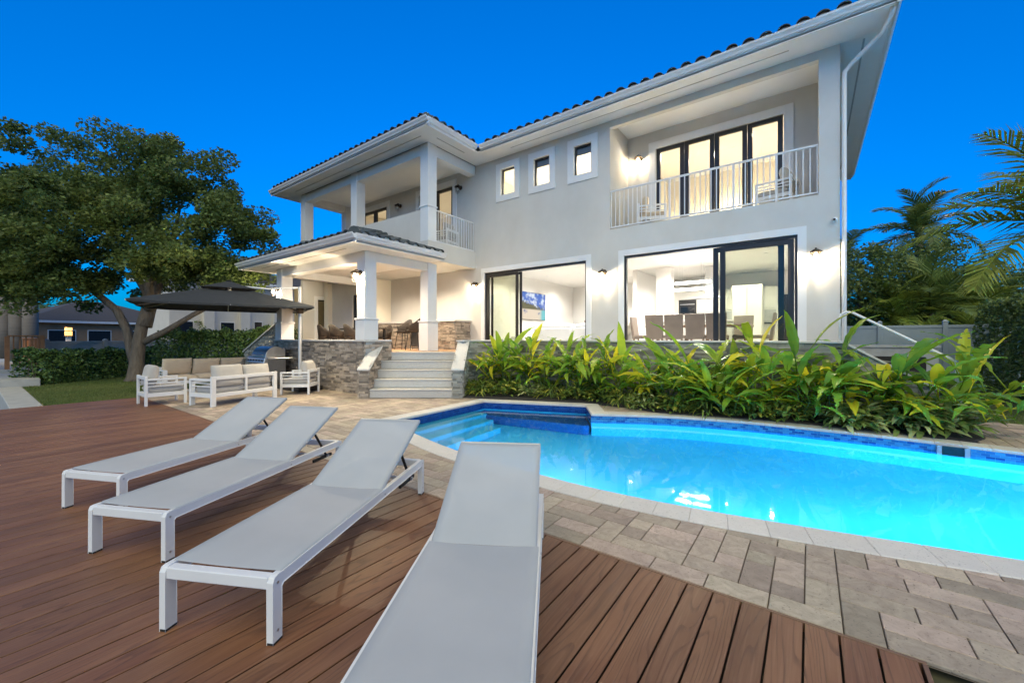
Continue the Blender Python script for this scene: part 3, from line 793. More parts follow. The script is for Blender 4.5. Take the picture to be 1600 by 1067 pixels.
# right end stair flank going down to +x, tread blocks and white handrail
H(MB().hexa([(XR+.001,9.72,0),(2.2,9.72,0),(2.2,9.90,0),(XR+.001,9.90,0),(XR+.001,9.72,1.39),(2.2,9.72,.30),(2.2,9.90,.30),(XR+.001,9.90,1.39)]),'stair_flank','concrete')
lm = MB(); ledge(lm,(XR,9.72,0),(1,0,0),(0,-1,0),1.7,0,lambda s:1.39-1.09*s/1.7); tag(H(lm,'ledgestone','ledge2'), kind='stuff')
H(MB().hexa([(XR+.06,9.66,1.36),(2.25,9.66,.27),(2.25,9.95,.27),(XR+.06,9.95,1.36),(XR+.06,9.66,1.405),(2.25,9.66,.315),(2.25,9.95,.315),(XR+.06,9.95,1.405)]),'sloping_cap','cap',bevel=.004)
for k in range(5):
    H(MB().box(XR+.3*k+.001,XR+.3*(k+1),9.901,10.9,0,FLR-.22*(k+1)+.219),'tread','step',bevel=.005)
hr = MB().tube([(.45,9.80,1.10+.33),(.45,9.80,1.85),(.47,9.80,1.94),(.55,9.80,1.985),(.64,9.80,1.97),(1.9,9.80,1.15),(1.96,9.80,1.08),(1.97,9.80,.98),(1.97,9.80,.42)],.022,10)
H(hr,'handrail','trim',smooth=True)
# kitchen counter in stone under the wing
H(MB().box(-14.1,-9.68,9.86,10.59,FLR,2.06),'counter','concrete')
lm = MB(); ledge(lm,(-14.1,9.86,0),(1,0,0),(0,-1,0),4.42,FLR,lambda s:2.06); ledge(lm,(-9.68,9.86,0),(0,1,0),(1,0,0),.73,FLR,lambda s:2.06); tag(H(lm,'ledgestone','ledge'), kind='stuff')
H(MB().box(-14.12,-9.60,9.79,10.595,2.061,2.12),'counter_top','cap',bevel=.006)
for x0 in (-11.9,-11.4):
    cd = H(MB().box(x0,x0+.48,9.80,9.818,FLR+.12,FLR+.82),'cabinet_door','steel',bevel=.004)
    H(MB().tube([(x0+(.42 if x0 < -11.5 else .06),9.78,FLR+.55),(x0+(.42 if x0 < -11.5 else .06),9.78,FLR+.72)],.008,6),'handle','steel',cd)

# window and door trims, frames, panes ------------------------------------------------
def surround(x0,x1,z0,z1,y,wd,t=.03,bottom=True,parent=None):
    m = MB().box(x0-wd,x1+wd,y-t,y-.0005,z1,z1+wd).box(x0-wd,x0,y-t,y-.0005,z0,z1).box(x1,x1+wd,y-t,y-.0005,z0,z1)
    if bottom: m.box(x0-wd,x1+wd,y-t,y-.0005,z0-wd,z0)
    return H(m,'surround','trim',parent)
def leafs(name,x0,x1,z0,z1,y,fw,n,parent,pane='glass',depth=.06,wide=None):
    """n framed glass leaves side by side between x0 and x1; each leaf a part with its pane as sub-part"""
    w_ = (x1-x0)/n
    for i in range(n):
        a, b = x0+i*w_+.004, x0+(i+1)*w_-.004
        m = MB().box(a,a+fw,y,y+depth,z0,z1).box(b-fw,b,y,y+depth,z0,z1).box(a+fw,b-fw,y,y+depth,z1-fw,z1).box(a+fw,b-fw,y,y+depth,z0,z0+fw*1.3)
        f = H(m,name,'bronze',parent,bevel=.004)
        H(MB().face((a+fw,y+depth*.5,z0+fw),(b-fw,y+depth*.5,z0+fw),(b-fw,y+depth*.5,z1-fw),(a+fw,y+depth*.5,z1-fw)),'pane',pane,f)
for (a,b) in WIN:
    wd_ = H(MB().box(a-.001,b+.001,YF+.06,YF+.075,6.24,6.27),'window','bronze')
    surround(a,b,6.24,7.10,YF,.2,parent=wd_)
    m = MB().box(a,a+.05,YF+.06,YF+.12,6.24,7.10).box(b-.05,b,YF+.06,YF+.12,6.24,7.10).box(a+.05,b-.05,YF+.06,YF+.12,7.05,7.10).box(a+.05,b-.05,YF+.076,YF+.12,6.24,6.29)
    H(m,'frame','bronze',wd_,bevel=.004)
    if a > -8: H(MB().box(a+.03,b-.03,YF+.125,YF+.14,6.86,7.09),'roller_blind','fence_grey',wd_)
    H(MB().face((a+.05,YF+.09,6.29),(b-.05,YF+.09,6.29),(b-.05,YF+.09,7.05),(a+.05,YF+.09,7.05)),'pane','glass',wd_)
surround(-8.99,-5.17,FLR,3.73,YF,.155,bottom=False); surround(-4.05,-.21,FLR,3.72,YF,.155,bottom=False)
surround(-12.35,-10.52,F2,7.08,YF,.2,bottom=False); surround(-16.2,-14.4,F2,7.08,YF,.2,bottom=False)
surround(-3.63,-.52,F2,7.03,12.0,.2,bottom=False)
# sliding doors: outer tracks and the closed leaves; the rest of each opening stands open
for (x0,x1) in ((-8.99,-5.17),(-4.05,-.21)):
    H(MB().box(x0,x1,YF+.02,YF+.13,3.66,3.719).box(x0,x0+.05,YF+.02,YF+.13,FLR,3.66).box(x1-.05,x1,YF+.02,YF+.13,FLR,3.66),'door_frame','bronze',bevel=.004)
leafs('sliding_leaf',-8.93,-7.62,FLR,3.65,YF+.03,.085,1,house,'glass_dark'); leafs('sliding_leaf',-8.80,-7.50,FLR,3.65,YF+.095,.085,1,house,'glass_dark',.03)
leafs('sliding_leaf',-1.72,-.27,FLR,3.65,YF+.03,.11,1,house,'glass_dark'); leafs('sliding_leaf',-1.88,-.45,FLR,3.65,YF+.095,.11,1,house,'glass_dark',.03)
leafs('balcony_door',-3.62,-.53,F2+.03,7.02,12.02,.11,4,house)
leafs('balcony_door',-12.34,-10.53,F2+.02,7.07,YF+.04,.11,2,house)
leafs('balcony_door',-16.19,-14.41,F2+.02,7.07,YF+.04,.11,2,house)
# ground floor window in the far wing wall and door beside it
H(MB().box(XL+.151,XL+.175,8.9,9.05,FLR,3.3).box(XL+.151,XL+.175,9.75,9.9,FLR,3.3).box(XL+.151,XL+.175,9.05,9.75,3.15,3.3),'surround','trim')
wd_ = H(MB().box(XL+.05,XL+.10,9.05,9.10,FLR+.02,3.15).box(XL+.05,XL+.10,9.70,9.75,FLR+.02,3.15).box(XL+.05,XL+.10,9.10,9.70,3.1,3.15),'window','bronze')
H(MB().face((XL+.075,9.10,FLR+.02),(XL+.075,9.70,FLR+.02),(XL+.075,9.70,3.1),(XL+.075,9.10,3.1)),'pane','glass',wd_)
leafs('porch_door',-15.04,-14.31,FLR+.02,3.24,9.43,.10,1,house)
# railings
def railing(x0,x1,y,z0,z1,axis='x',posts=()):
    P = (lambda a,b,c,d,e,f: MB().box(a,b,c,d,e,f)) if axis == 'x' else (lambda a,b,c,d,e,f: MB().box(c,d,a,b,e,f))
    r = H(P(x0,x1,y-.025,y+.025,z1-.04,z1),'railing','alu',bevel=.005)
    H(P(x0,x1,y-.02,y+.02,z0+.03,z0+.065),'bottom_rail','alu',r,bevel=.004)
    k = int((x1-x0)/.118); m0 = None
    for i in range(k+1):
        a = x0+.02+(x1-x0-.04)*i/k
        hw = .022 if any(abs(a-p) < .059 for p in posts) else .0105
        H(P(a-hw,a+hw,y-hw,y+hw,z0+(.0 if hw > .02 else .065),z1-.04),'post' if hw > .02 else 'baluster','alu',r)
railing(-4.455,.145,YF+.06,F2+.012,5.58,'x',(-2.85,-1.45,-.55))
railing(YW+.37,YF-.01,XW-.10,F2,5.54,'y',())
# security camera by the right corner
sc_ = MB().tube([(.42,YF-.001,3.93),(.42,YF-.04,3.93)],.045,12).tube([(.42,YF-.04,3.93),(.40,YF-.11,3.91)],.03,12)
H(sc_,'security_camera','trim',smooth='auto'); H(MB().tube([(.40,YF-.112,3.909),(.3985,YF-.118,3.9075)],.022,12),'lens','black')

# eaves: soffits, fascia with gutter, roof planes, tiles ------------------------------
EM = (-8.65,1.25,9.85)       # main eave
m = MB()
m.box(EM[0],EM[1],EM[2],YF-.001,SOF,SOF+.03).box(XR+.001,EM[1],YF,19.9,SOF,SOF+.03)
H(m,'soffit','soffit')
m = MB().box(-18.2,EM[0]-.001,7.65,YW,SOF+.001,SOF+.03).box(XW,EM[0]-.001,YW,EM[2]+.75,SOF+.001,SOF+.03).box(-18.2,XL,YW,19.9,SOF+.001,SOF+.03)
H(m,'soffit','soffit')
def vent(a,b,c,d,z): H(MB().box(a,b,c,d,z-.004,z+.005),'soffit_vent','fence_grey')
vent(-7.6,-.35,10.2,10.235,SOF); vent(-17.0,-9.3,8.02,8.055,SOF); vent(-9.03,-8.995,8.4,9.6,SOF); vent(.86,.895,10.7,18.5,SOF)
def gutter(p, q, n, z, par=None, ext0=0, ext1=0):
    """moulded fascia and gutter along p->q, outward normal n"""
    p = Vector((*p,0)); q = Vector((*q,0)); nv = Vector((*n,0)); d = (q-p).normalized(); p = p-d*ext0; q = q+d*ext1
    prof = [(-.02,-.02),(.0,-.02),(.0,.055),(.05,.062),(.06,.075),(.065,.10),(.105,.15),(.11,.185),(.085,.185),(.08,.16),(-.02,.16)]
    m = MB(); k = len(prof)
    b = 0
    m.v = [tuple(p+nv*a+Vector((0,0,z+c))) for a,c in prof] + [tuple(q+nv*a+Vector((0,0,z+c))) for a,c in prof]
    for i in range(k):
        j = (i+1) % k; m.f.append((i,j,k+j,k+i)); m.r.append(.5)
    m.f += [tuple(range(k-1,-1,-1)), tuple(range(k,2*k))]; m.r += [.5,.5]
    return H(m,'gutter','gutter')
gutter((EM[0],EM[2]),(EM[1],EM[2]),(0,-1),SOF,ext0=-.115,ext1=.11); gutter((EM[1],EM[2]),(EM[1],19.9),(1,0),SOF)
gutter((-18.2,7.65),(EM[0],7.65),(0,-1),SOF,ext0=.11,ext1=.11); gutter((EM[0],7.65),(EM[0],EM[2]),(1,0),SOF,ext1=-.115); gutter((-18.2,7.65),(-18.2,19.9),(-1,0),SOF)
# downspout
dsp = MB().tube([(1.22,9.98,7.5),(1.2,10.05,7.40),(1.1,10.25,7.25),(.66,10.56,6.98),(.57,10.575,6.88),(.56,10.575,6.7),(.56,10.575,3),(.56,10.575,.1)],.042,10)
H(dsp,'downspout','gutter',smooth=True)
# roof planes
def roof_plane(pts): H(MB().face(*pts),'roof','roof')
PT = math.tan(R(18))
zr = SOF+.17
def hip(x0,x1,y0,y1):
    wdt = min(x1-x0,y1-y0)/2; h = wdt*PT
    r0 = (x0+wdt,y0+wdt,zr+h) if x1-x0 > y1-y0 else ((x0+x1)/2,y0+wdt,zr+h)
    r1 = (x1-wdt,y0+wdt,zr+h) if x1-x0 > y1-y0 else ((x0+x1)/2,y1-wdt,zr+h)
    roof_plane([(x0,y0,zr),(x1,y0,zr),r1,r0]); roof_plane([(x1,y0,zr),(x1,y1,zr),r1]); roof_plane([(x1,y1,zr),(x0,y1,zr),r0,r1]); roof_plane([(x0,y1,zr),(x0,y0,zr),r0])
hip(-18.2,1.25,9.86,19.9); hip(-18.2,-8.65,7.66,16.9)
TL, TW = .40, .31
def tile_mesh():
    m = MB(); prof = []
    for i in range(5): prof.append((-TW/2+i*.012, .012-.0*i + .01*math.cos(i*.8)))
    for i in range(9):
        a = math.pi*(1-i/8); prof.append((.035+.115*math.cos(a), .012+.088*math.sin(a)))
    k = len(prof); lift = .02
    for y, z in ((0,lift),(TL+.04,0)):
        for (px,pz) in prof: m.v.append((px,y,pz+z))
        for (px,pz) in prof: m.v.append((px*1.0,y,pz+z-.016))
    s2 = 2*k
    for i in range(k-1):
        m.f.append((i,i+1,s2+i+1,s2+i)); m.f.append((k+i+1,k+i,s2+k+i,s2+k+i+1)); m.f.append((i+1,i,k+i,k+i+1)); m.r += [.5]*3
    return m
tile0 = None
def tiles(e0, e1, up, rows, clip, skip=0, plug=True):
    """barrel tiles on a slope: eave from e0 to e1 (xy), 'up' = horizontal unit vector up the slope"""
    global tile0
    e0 = Vector((*e0,)); e1 = Vector((*e1,)); d = (e1-e0); L = d.length; d.normalize(); up = Vector(up)
    k = int(L/TW); off = (L-k*TW)/2
    rz = math.atan2(d.y, d.x)
    for i in range(k):
        for r in range(skip, rows):
            s = r*TL*math.cos(R(18)) - .05
            c = e0 + d*(off+TW*(i+.5)) + up*s
            if not clip(c + up*.2): continue
            if tile0 is None:
                tile0 = tile_mesh().build('roof_tile', M['roof'], house, smooth='auto'); o = tile0
            else:
                o = tile0.copy(); col.objects.link(o)
            o.location = (c.x-HO[0], c.y-HO[1], TZ + s*PT + U(-.004,.004)); o.rotation_euler = (R(18)+U(-.012,.012), U(-.015,.015), rz+U(-.012,.012))
        if plug:
            c = e0 + d*(off+TW*(i+.5)+.035) - up*.0
            pv = [c + d*(.10*math.cos(math.pi*t/8)) for t in range(9)]
            plugs.face(*[(p.x, p.y, TZ+.0+.078*math.sin(math.pi*t/8)+.012) for t, p in enumerate(pv)])
plugs = MB(); TZ = zr
tiles((-8.4,9.80),(1.30,9.80),(0,1),2,lambda c: True)
tiles((-18.3,7.60),(-8.6,7.60),(0,1),2,lambda c: c.x+.0 > -18.1 + (c.y-7.6) and c.x < -8.65-(c.y-7.6))
tiles((-8.60,7.6),(-8.60,9.75),(-1,0),2,lambda c: c.y > 7.7+(-8.6-c.x))
# porch roof
TZ = 3.98
porch_e = [(-15.4,5.45),(-8.7,5.45)]
tiles(porch_e[0],porch_e[1],(0,1),8,lambda c: c.y < 8.36 and c.x > -15.45+(c.y-5.45) and c.x < -8.65-(c.y-5.45))
tiles((-8.7,5.5),(-8.7,8.42),(-1,0),8,lambda c: c.x > -11.6 and c.y > 5.45+(-8.7-c.x))
tag(H(plugs,'eave_mortar','trim'), kind='stuff')
z4 = 3.975; apex = z4+2.95*PT
H(MB().face((-15.4,5.45,z4),(-8.7,5.45,z4),(-11.65,8.4,apex),(-12.45,8.4,apex)).face((-8.7,5.45,z4),(-8.7,8.4,z4),(-11.65,8.4,apex)).face((-15.4,8.4,z4),(-15.4,5.45,z4),(-12.45,8.4,apex)).face((-8.7,8.4,z4),(-9.4,8.4,z4),(-9.4,8.4,z4+.7*PT)),'roof','roof')
H(MB().box(-15.4,-8.7,5.45,YP_+.05,3.801,3.83).box(-9.43,-8.7,YP_+.051,8.42,3.801,3.83).box(-15.4,-14.43,YP_+.051,8.4,3.801,3.83),'soffit','soffit')
gutter((-15.4,5.45),(-8.7,5.45),(0,-1),3.80,ext0=.11,ext1=.11); gutter((-8.7,5.45),(-8.7,8.42),(1,0),3.80); gutter((-15.4,5.45),(-15.4,8.4),(-1,0),3.80)
vent(-14.6,-9.6,5.8,5.83,3.80)
# hip caps: overlapping half-round tiles along the hips
def hip_caps(p, q, z0, nmax):
    p = Vector(p); q = Vector(q); d = q-p; L = d.length; k = min(nmax, int(L/.36))
    for i in range(k):
        a = p + d*(i*.36/L); b = a + d.normalized()*.40
        H(MB().tube([a+Vector((0,0,.05)), b+Vector((0,0,.035))],[.125,.10],12),'ridge_tile','roof',smooth='auto')
hip_caps((-8.75,5.5,4.0),(-11.65,8.4,apex+.02),0,12); hip_caps((-15.35,5.5,4.0),(-12.45,8.4,apex+.02),0,12)
hip_caps((-8.72,7.73,zr+.03),(-10.5,9.5,zr+.03+1.78*PT),0,5); hip_caps((-18.13,7.73,zr+.03),(-16.3,9.5,zr+.03+1.8*PT),0,5); hip_caps((1.18,9.93,zr+.03),(-.6,11.7,zr+.03+1.78*PT),0,5)
# ------------------------------------------------------------------ rooms behind the glass
def room(x0,x1,y0,y1,z0,z1,wm='room',fm='room_floor'):
    H(MB().face((x0,y0,z0),(x1,y0,z0),(x1,y1,z0),(x0,y1,z0)),'room_floor',fm)
    H(MB().face((x0,y0,z1),(x0,y1,z1),(x1,y1,z1),(x1,y0,z1)),'room_ceiling','room')
    H(MB().face((x0,y1,z0),(x1,y1,z0),(x1,y1,z1),(x0,y1,z1)).face((x0,y0,z0),(x0,y1,z0),(x0,y1,z1),(x0,y0,z1)).face((x1,y0,z0),(x1,y0,z1),(x1,y1,z1),(x1,y1,z0)),'room_wall',wm)
room(-9.25,.33,10.752,17.5,FLR+.004,3.93)
room(-9.3,-4.61,10.752,13.6,F2,7.40,'room_cream')
room(-4.4,.33,12.13,16.0,F2+.02,7.42,'room_cream')
room(-17.1,-9.32,10.752,14.0,F2,7.42,'room_cream')
H(MB().box(-5.1,-4.95,14.2,17.49,FLR+.005,3.92),'room_wall','room')
H(MB().box(-18.3,-17.35,8.6,10.3,FLR-.2,3.7),'window_backing','yellow_wall')  # yellow block right behind the lit wing window, its glow put into colour
H(MB().box(-4.31,-3.83,14.3,14.75,FLR+.005,3.925),'room_column','room')
H(MB().box(-4.6,-.9,16.9,17.45,FLR+.005,3.35),'wall_cabinet','cabinet')
H(MB().box(-2.2,-1.3,16.0,16.85,FLR+.005,3.33),'wall_cabinet','cabinet')
for x0 in (-2.18,-1.73): H(MB().box(x0,x0+.42,15.975,15.998,FLR+.15,3.28),'cabinet_door','cabinet',bevel=.006)
H(MB().box(-1.04,-.55,17.40,17.48,FLR+.01,3.06),'doorway','dark')  # unlit opening drawn as a near-black panel, its shade put into colour
H(MB().box(-4.20,-3.55,16.86,16.899,2.42,3.0),'oven','black',bevel=.005); H(MB().box(-4.12,-3.63,16.845,16.859,2.5,2.72),'oven_window','dark_glass'); H(MB().box(-4.14,-3.61,16.83,16.85,2.80,2.83),'oven_handle','steel')
H(MB().box(-4.2,-1.6,13.7,14.25,FLR+.005,2.0),'kitchen_island','cabinet'); H(MB().box(-4.25,-1.55,13.62,14.3,2.001,2.05),'island_top','cap',bevel=.005)
m = MB().box(-2.85,-2.53,14.9,15.2,2.92,3.925); hd = H(m,'range_hood','steel',bevel=.004); H(MB().box(-3.18,-2.28,14.7,15.35,2.83,2.90),'hood_plate','steel',hd,bevel=.01)
for k in range(6):
    x0 = -3.45+k*.42
    H(MB().box(x0,x0+.40,16.872,16.898,2.55,3.32),'cabinet_door','cabinet',bevel=.005); H(MB().box(x0,x0+.40,16.872,16.898,FLR+.12,FLR+.86),'cabinet_door','cabinet',bevel=.005)
H(MB().box(-3.5,-.95,16.80,16.899,2.0,2.05),'worktop','black',bevel=.004); H(MB().box(-3.5,-.95,16.885,16.8985,2.06,2.5),'splashback','concrete')
for k in range(4): H(MB().box(-4.15+k*.64,-4.15+k*.64+.60,13.675,13.698,FLR+.12,FLR+.86),'cabinet_door','cabinet',bevel=.005)
# white stair inside
H(MB().hexa([(-7.0,16.6,1.1),(-6.7,16.6,1.1),(-6.7,17.4,1.1),(-7.0,17.4,1.1),(-5.3,16.6,3.92),(-5.1,16.6,3.92),(-5.1,17.4,3.92),(-5.3,17.4,3.92)]),'inner_stair','cabinet')
for k in range(2):      # pendant lamp bars
    zz, dx = (2.97,0) if k == 0 else (3.17,.06)
    t = thing('pendant_lamp', ('lower of the two white glowing bar pendants above the dining table','upper of the two white glowing bar pendants above the dining table')[k], 'lamp', (-2.9+dx,13.0,zz), 0, 'bar pendants')
    MB().tube([(-.5,0,0),(-.02,0,0)],.035,10).build('tube_light', M['led'], t, smooth='auto'); MB().tube([(.02,0,0),(.5,0,0)],.035,10).build('tube_light', M['led'], t, smooth='auto')
    MB().box(-.02,.02,-.03,.03,-.04,.04).tube([(-.3,0,.03),(-.3,0,3.92-zz)],.004,5).tube([(.3,0,.03),(.3,0,3.92-zz)],.004,5).build('hanger', M['steel'], t)
def downlights(pts, z, energy, colr, grp, where):
    for i, (x,y) in enumerate(pts):
        t = thing('downlight', f'small round recessed ceiling light {where}', 'lamp', (x,y,z-.012), 0, grp)
        MB().lathe([(.045,0),(.06,0),(.06,.008)],(0,0,0),16).build('lamp_ring', M['trim'], t)
        MB().lathe([(.001,.001),(.044,.001),(.044,.003)],(0,0,0),12).build('lens', M['downlight'], t)
        if energy: lamp('ceiling_light','SPOT',(0,0,-.03),energy,colr,.05,t,(0,0,0),150,.6)
WARM = (1,.83,.60); NEUT = (1,.97,.92)
downlights([(x,y) for x in (-3.6,-2.3,-1.0) for y in (11.8,13.6,15.4)], 3.93, 44, NEUT, 'kitchen ceiling lights', 'in the white ceiling over the kitchen and dining table')
downlights([(x,y) for x in (-8.3,-6.9,-5.7) for y in (11.8,13.6,15.6)], 3.93, 28, (1,.95,.88), 'living room ceiling lights', 'in the white ceiling of the living room')
downlights([(-8.0,12.2),(-6.7,12.2),(-5.3,12.2)], 7.40, 150, (1,.88,.68), 'upstairs room lights', 'upstairs behind the three small windows')
downlights([(-3.2,13.4),(-1.9,14.2),(-.7,13.4)], 7.42, 120, (1,.88,.68), 'balcony bedroom lights', 'in the bedroom behind the balcony glass doors')
downlights([(-15.6,12),(-11.4,12.0)], 7.42, 85, WARM, 'wing bedroom lights', 'in the room behind the corner balcony')
downlights([(-12.6,7.2),(-10.6,7.2),(-12.6,8.9),(-10.6,9.2)], 3.80, 62, WARM, 'porch ceiling lights', 'in the porch ceiling')
# tv with a beach picture
def tv_mat():
    m, nt, b = nodes_of('tv_picture'); tc = N(nt,'ShaderNodeTexCoord'); sp = N(nt,'ShaderNodeSeparateXYZ'); nt.links.new(tc.outputs['Generated'], sp.inputs[0])
    nz = N(nt,'ShaderNodeTexNoise',Scale=5.0,Detail=5.0); nt.links.new(tc.outputs['Generated'], nz.inputs['Vector'])
    n2 = N(nt,'ShaderNodeTexNoise',Scale=16.0,Detail=4.0); nt.links.new(tc.outputs['Generated'], n2.inputs['Vector'])
    sky = mixc(nt, ramp(nt,nz.outputs[0],.47,.60), (.02,.13,.55), (.75,.82,.9))
    sand = mixc(nt, ramp(nt,nz.outputs[0],.60,.68), (.78,.66,.50), (.12,.16,.36))
    sea = mixc(nt, ramp(nt,sp.outputs['Y'],.72,.86), sand, (.12,.55,.60))
    def th(out, a, b): return ramp(nt, out, a, b)
    ad = N(nt,'ShaderNodeMath',operation='MULTIPLY_ADD'); nt.links.new(n2.outputs[0], ad.inputs[0]); ad.inputs[1].default_value = .45; nt.links.new(sp.outputs['Z'], ad.inputs[2])
    ad2 = N(nt,'ShaderNodeMath',operation='MULTIPLY_ADD'); nt.links.new(sp.outputs['Y'], ad2.inputs[0]); ad2.inputs[1].default_value = .28; nt.links.new(ad.outputs[0], ad2.inputs[2])
    c = mixc(nt, th(ad2.outputs[0],.88,.92), (.10,.095,.03), sky)
    c = mixc(nt, th(sp.outputs['Z'],.36,.40), sea, c)
    nt.links.new(c, b.inputs['Emission Color']); b.inputs['Emission Strength'].default_value = .24; b.inputs['Base Color'].default_value = (.01,.01,.01,1)
    return m
M['tv'] = tv_mat()
t = thing('television', 'wall-mounted flat television showing a beach with palms and blue sky', 'television', (-9.16,13.95,2.8))
MB().box(-.06,0,-.88,.88,-.56,.56).build('bezel', M['black'], t, bevel=.006); MB().box(.001,.004,-.865,.865,-.545,.545).build('screen', M['tv'], t)
# indoor sofa
t = thing('indoor_sofa', 'low white leather sofa with loose back cushions seen from behind in the living room', 'sofa', (-6.4,12.6,FLR+.005))
MB().box(-1.5,1.5,-.45,.5,.06,.42).build('seat', M['room'], t, bevel=.04, segs=2)
for x in (-.75,.75): MB().box(x-.745,x+.745,-.62,-.42,.06,.74).build('backrest', M['room'], t, bevel=.04, segs=2)
for x in (-.75,.75): MB().pillow((x,-.28,.80),1.35,.42,.2).build('cushion', M['room'], t, smooth=True)
t2 = MB().pillow((0,0,.09),.62,.3,.18,sag=.03).build('throw_cushion', M['table_wood'], None, True); t2.location = (-5.75,12.42,FLR+.86); tag(t2,'brown throw cushion lying on top of the white indoor sofa','cushion')
t = thing('side_cabinet','low white cabinet under the wall television','cabinet',(-8.9,13.6,FLR+.005)); MB().box(-.3,.2,-1.2,1.2,0,.45).build('body',M['cabinet'],t,bevel=.01); MB().box(.201,.215,-1.18,-.02,.04,.41).build('door',M['cabinet'],t); MB().box(.201,.215,.02,1.18,.04,.41).build('door',M['cabinet'],t)
# dining table and parsons chairs
t = thing('dining_table','long brown wooden dining table between upholstered chairs indoors','table',(-2.6,12.55,FLR+.005))
MB().box(-1.35,1.35,-.5,.5,.70,.76).build('tabletop',M['table_wood'],t,bevel=.006)
for sx in (-1,1):
    for sy in (-1,1): MB().box(sx*1.25-.04,sx*1.25+.04,sy*.42-.04,sy*.42+.04,0,.70).build('leg',M['table_wood'],t)
def parsons(loc, rz, label):
    t = thing('dining_chair', label, 'chair', loc, rz, 'brown dining chairs indoors')
    MB().box(-.23,.23,-.22,.26,.38,.48).build('seat',M['chair_brown'],t,bevel=.02)
    m = MB(); 
    m.hexa([(-.23,-.28,.36),(.23,-.28,.36),(.23,-.20,.36),(-.23,-.20,.36),(-.255,-.36,1.05),(.255,-.36,1.05),(.255,-.30,1.05),(-.255,-.30,1.05)])
    m.build('backrest',M['chair_brown'],t,bevel=.015,segs=2)
    for sx in (-1,1):
        for y in (-.23,.22): MB().box(sx*.2-.025,sx*.2+.025,y-.025,y+.025,0,.38).build('leg',M['table_wood'],t)
nm = ['first','second','third','fourth']
for i, x in enumerate((-3.58,-3.05,-2.5,-1.98)): parsons((x,12.0,FLR+.005),0,f'brown leather dining chair, {nm[i]} from the open glass panel along the near table side')
parsons((-4.15,12.5,FLR+.005),R(-90),'brown leather dining chair at the stair end of the dining table'); parsons((-1.05,12.55,FLR+.005),R(90),'dark dining chair at the table end behind the closed glass leaf')
parsons((-1.55,13.15,FLR+.005),R(180),'dark dining chair on the far table side behind the closed glass leaf')

# ------------------------------------------------------------------ wall lamps
def sconce(x, y, z, nrm, label, grp, e=0, colr=(1,.82,.56), scale=1.0):
    rz = math.atan2(nrm[1], nrm[0]) + math.pi/2
    t = thing('wall_lamp', label, 'lamp', (x,y,z), rz, grp); t.scale = (1.35*scale,)*3
    mt = M['lamp_metal'] if not e else M['steel']
    o = MB().lathe([(.055,0),(.06,.012),(.05,.03),(.02,.04)],(0,0,0),14).build('back_plate', M['lamp_metal'], t, smooth='auto'); o.rotation_euler = (R(90),0,0)
    MB().tube([(0,-.03,.02),(0,-.08,.05),(0,-.12,.045),(0,-.13,.02)],.014,8).build('arm', M['lamp_metal'], t, smooth=True)
    MB().lathe([(.030,.03),(.075,.0),(.082,-.022),(.070,-.024),(.03,.0)],(0,-.13,0),16).build('hood', M['lamp_metal'], t, smooth='auto')
    MB().lathe([(.045,-.02),(.052,-.06),(.050,-.12),(.035,-.155),(.01,-.165)],(0,-.13,0),14).build('glass_jar', M['bulb_off'], t, smooth=True)
    b = MB().lathe([(.012,-.02),(.028,-.05),(.032,-.075),(.022,-.10),(.004,-.11)],(0,-.13,0),12).build('bulb', M['bulb'] if e else M['room'], t, smooth=True)
    cg = MB()
    for k in range(4):
        a = k*math.pi/2+.4; c_, s_ = math.cos(a), math.sin(a)
        cg.tube([(.068*c_,-.13+.068*s_,-.02),(.064*c_,-.13+.064*s_,-.12),(.035*c_,-.13+.035*s_,-.175),(0,-.13,-.185)],.0035,5)
    cg.tube([(.067*math.cos(k*.5236),-.13+.067*math.sin(k*.5236),-.075) for k in range(13)],.0035,5,caps=False)
    cg.build('cage', M['lamp_metal'], t)
    if e:
        lamp('bulb_light','POINT',(0,-.13,-.135),e,colr,.012,t)
    return t
SE = 14
sconce(-9.36,YF,3.36,(0,-1),'lit caged wall lamp at the inner corner beside the left glass doors','lit facade wall lamps',SE)
sconce(-4.62,YF,3.33,(0,-1),'lit caged wall lamp on the pier between the two wide glass doors','lit facade wall lamps',SE)
sconce(.10,YF,3.29,(0,-1),'lit caged wall lamp at the right end of the facade by the downspout','lit facade wall lamps',SE)
sconce(-9.58,YP_,3.22,(0,-1),'lit caged wall lamp on the front porch column by the stair','lit porch column lamps',SE*5.2)
sconce(-14.30,YP_,3.12,(0,-1),'lit caged wall lamp on the far porch column behind the umbrella','lit porch column lamps',SE*5.2)
sconce(-4.09,12.0,6.85,(0,-1),'lit wall lamp beside the upstairs balcony glass doors','balcony wall lamps',SE*.55)
sconce(-10.12,YF,6.9,(0,-1),'unlit black wall lamp to the right of the corner balcony door','unlit balcony lamps')
sconce(-13.51,YF,6.9,(0,-1),'unlit black wall lamp between the corner balcony columns','unlit balcony lamps')

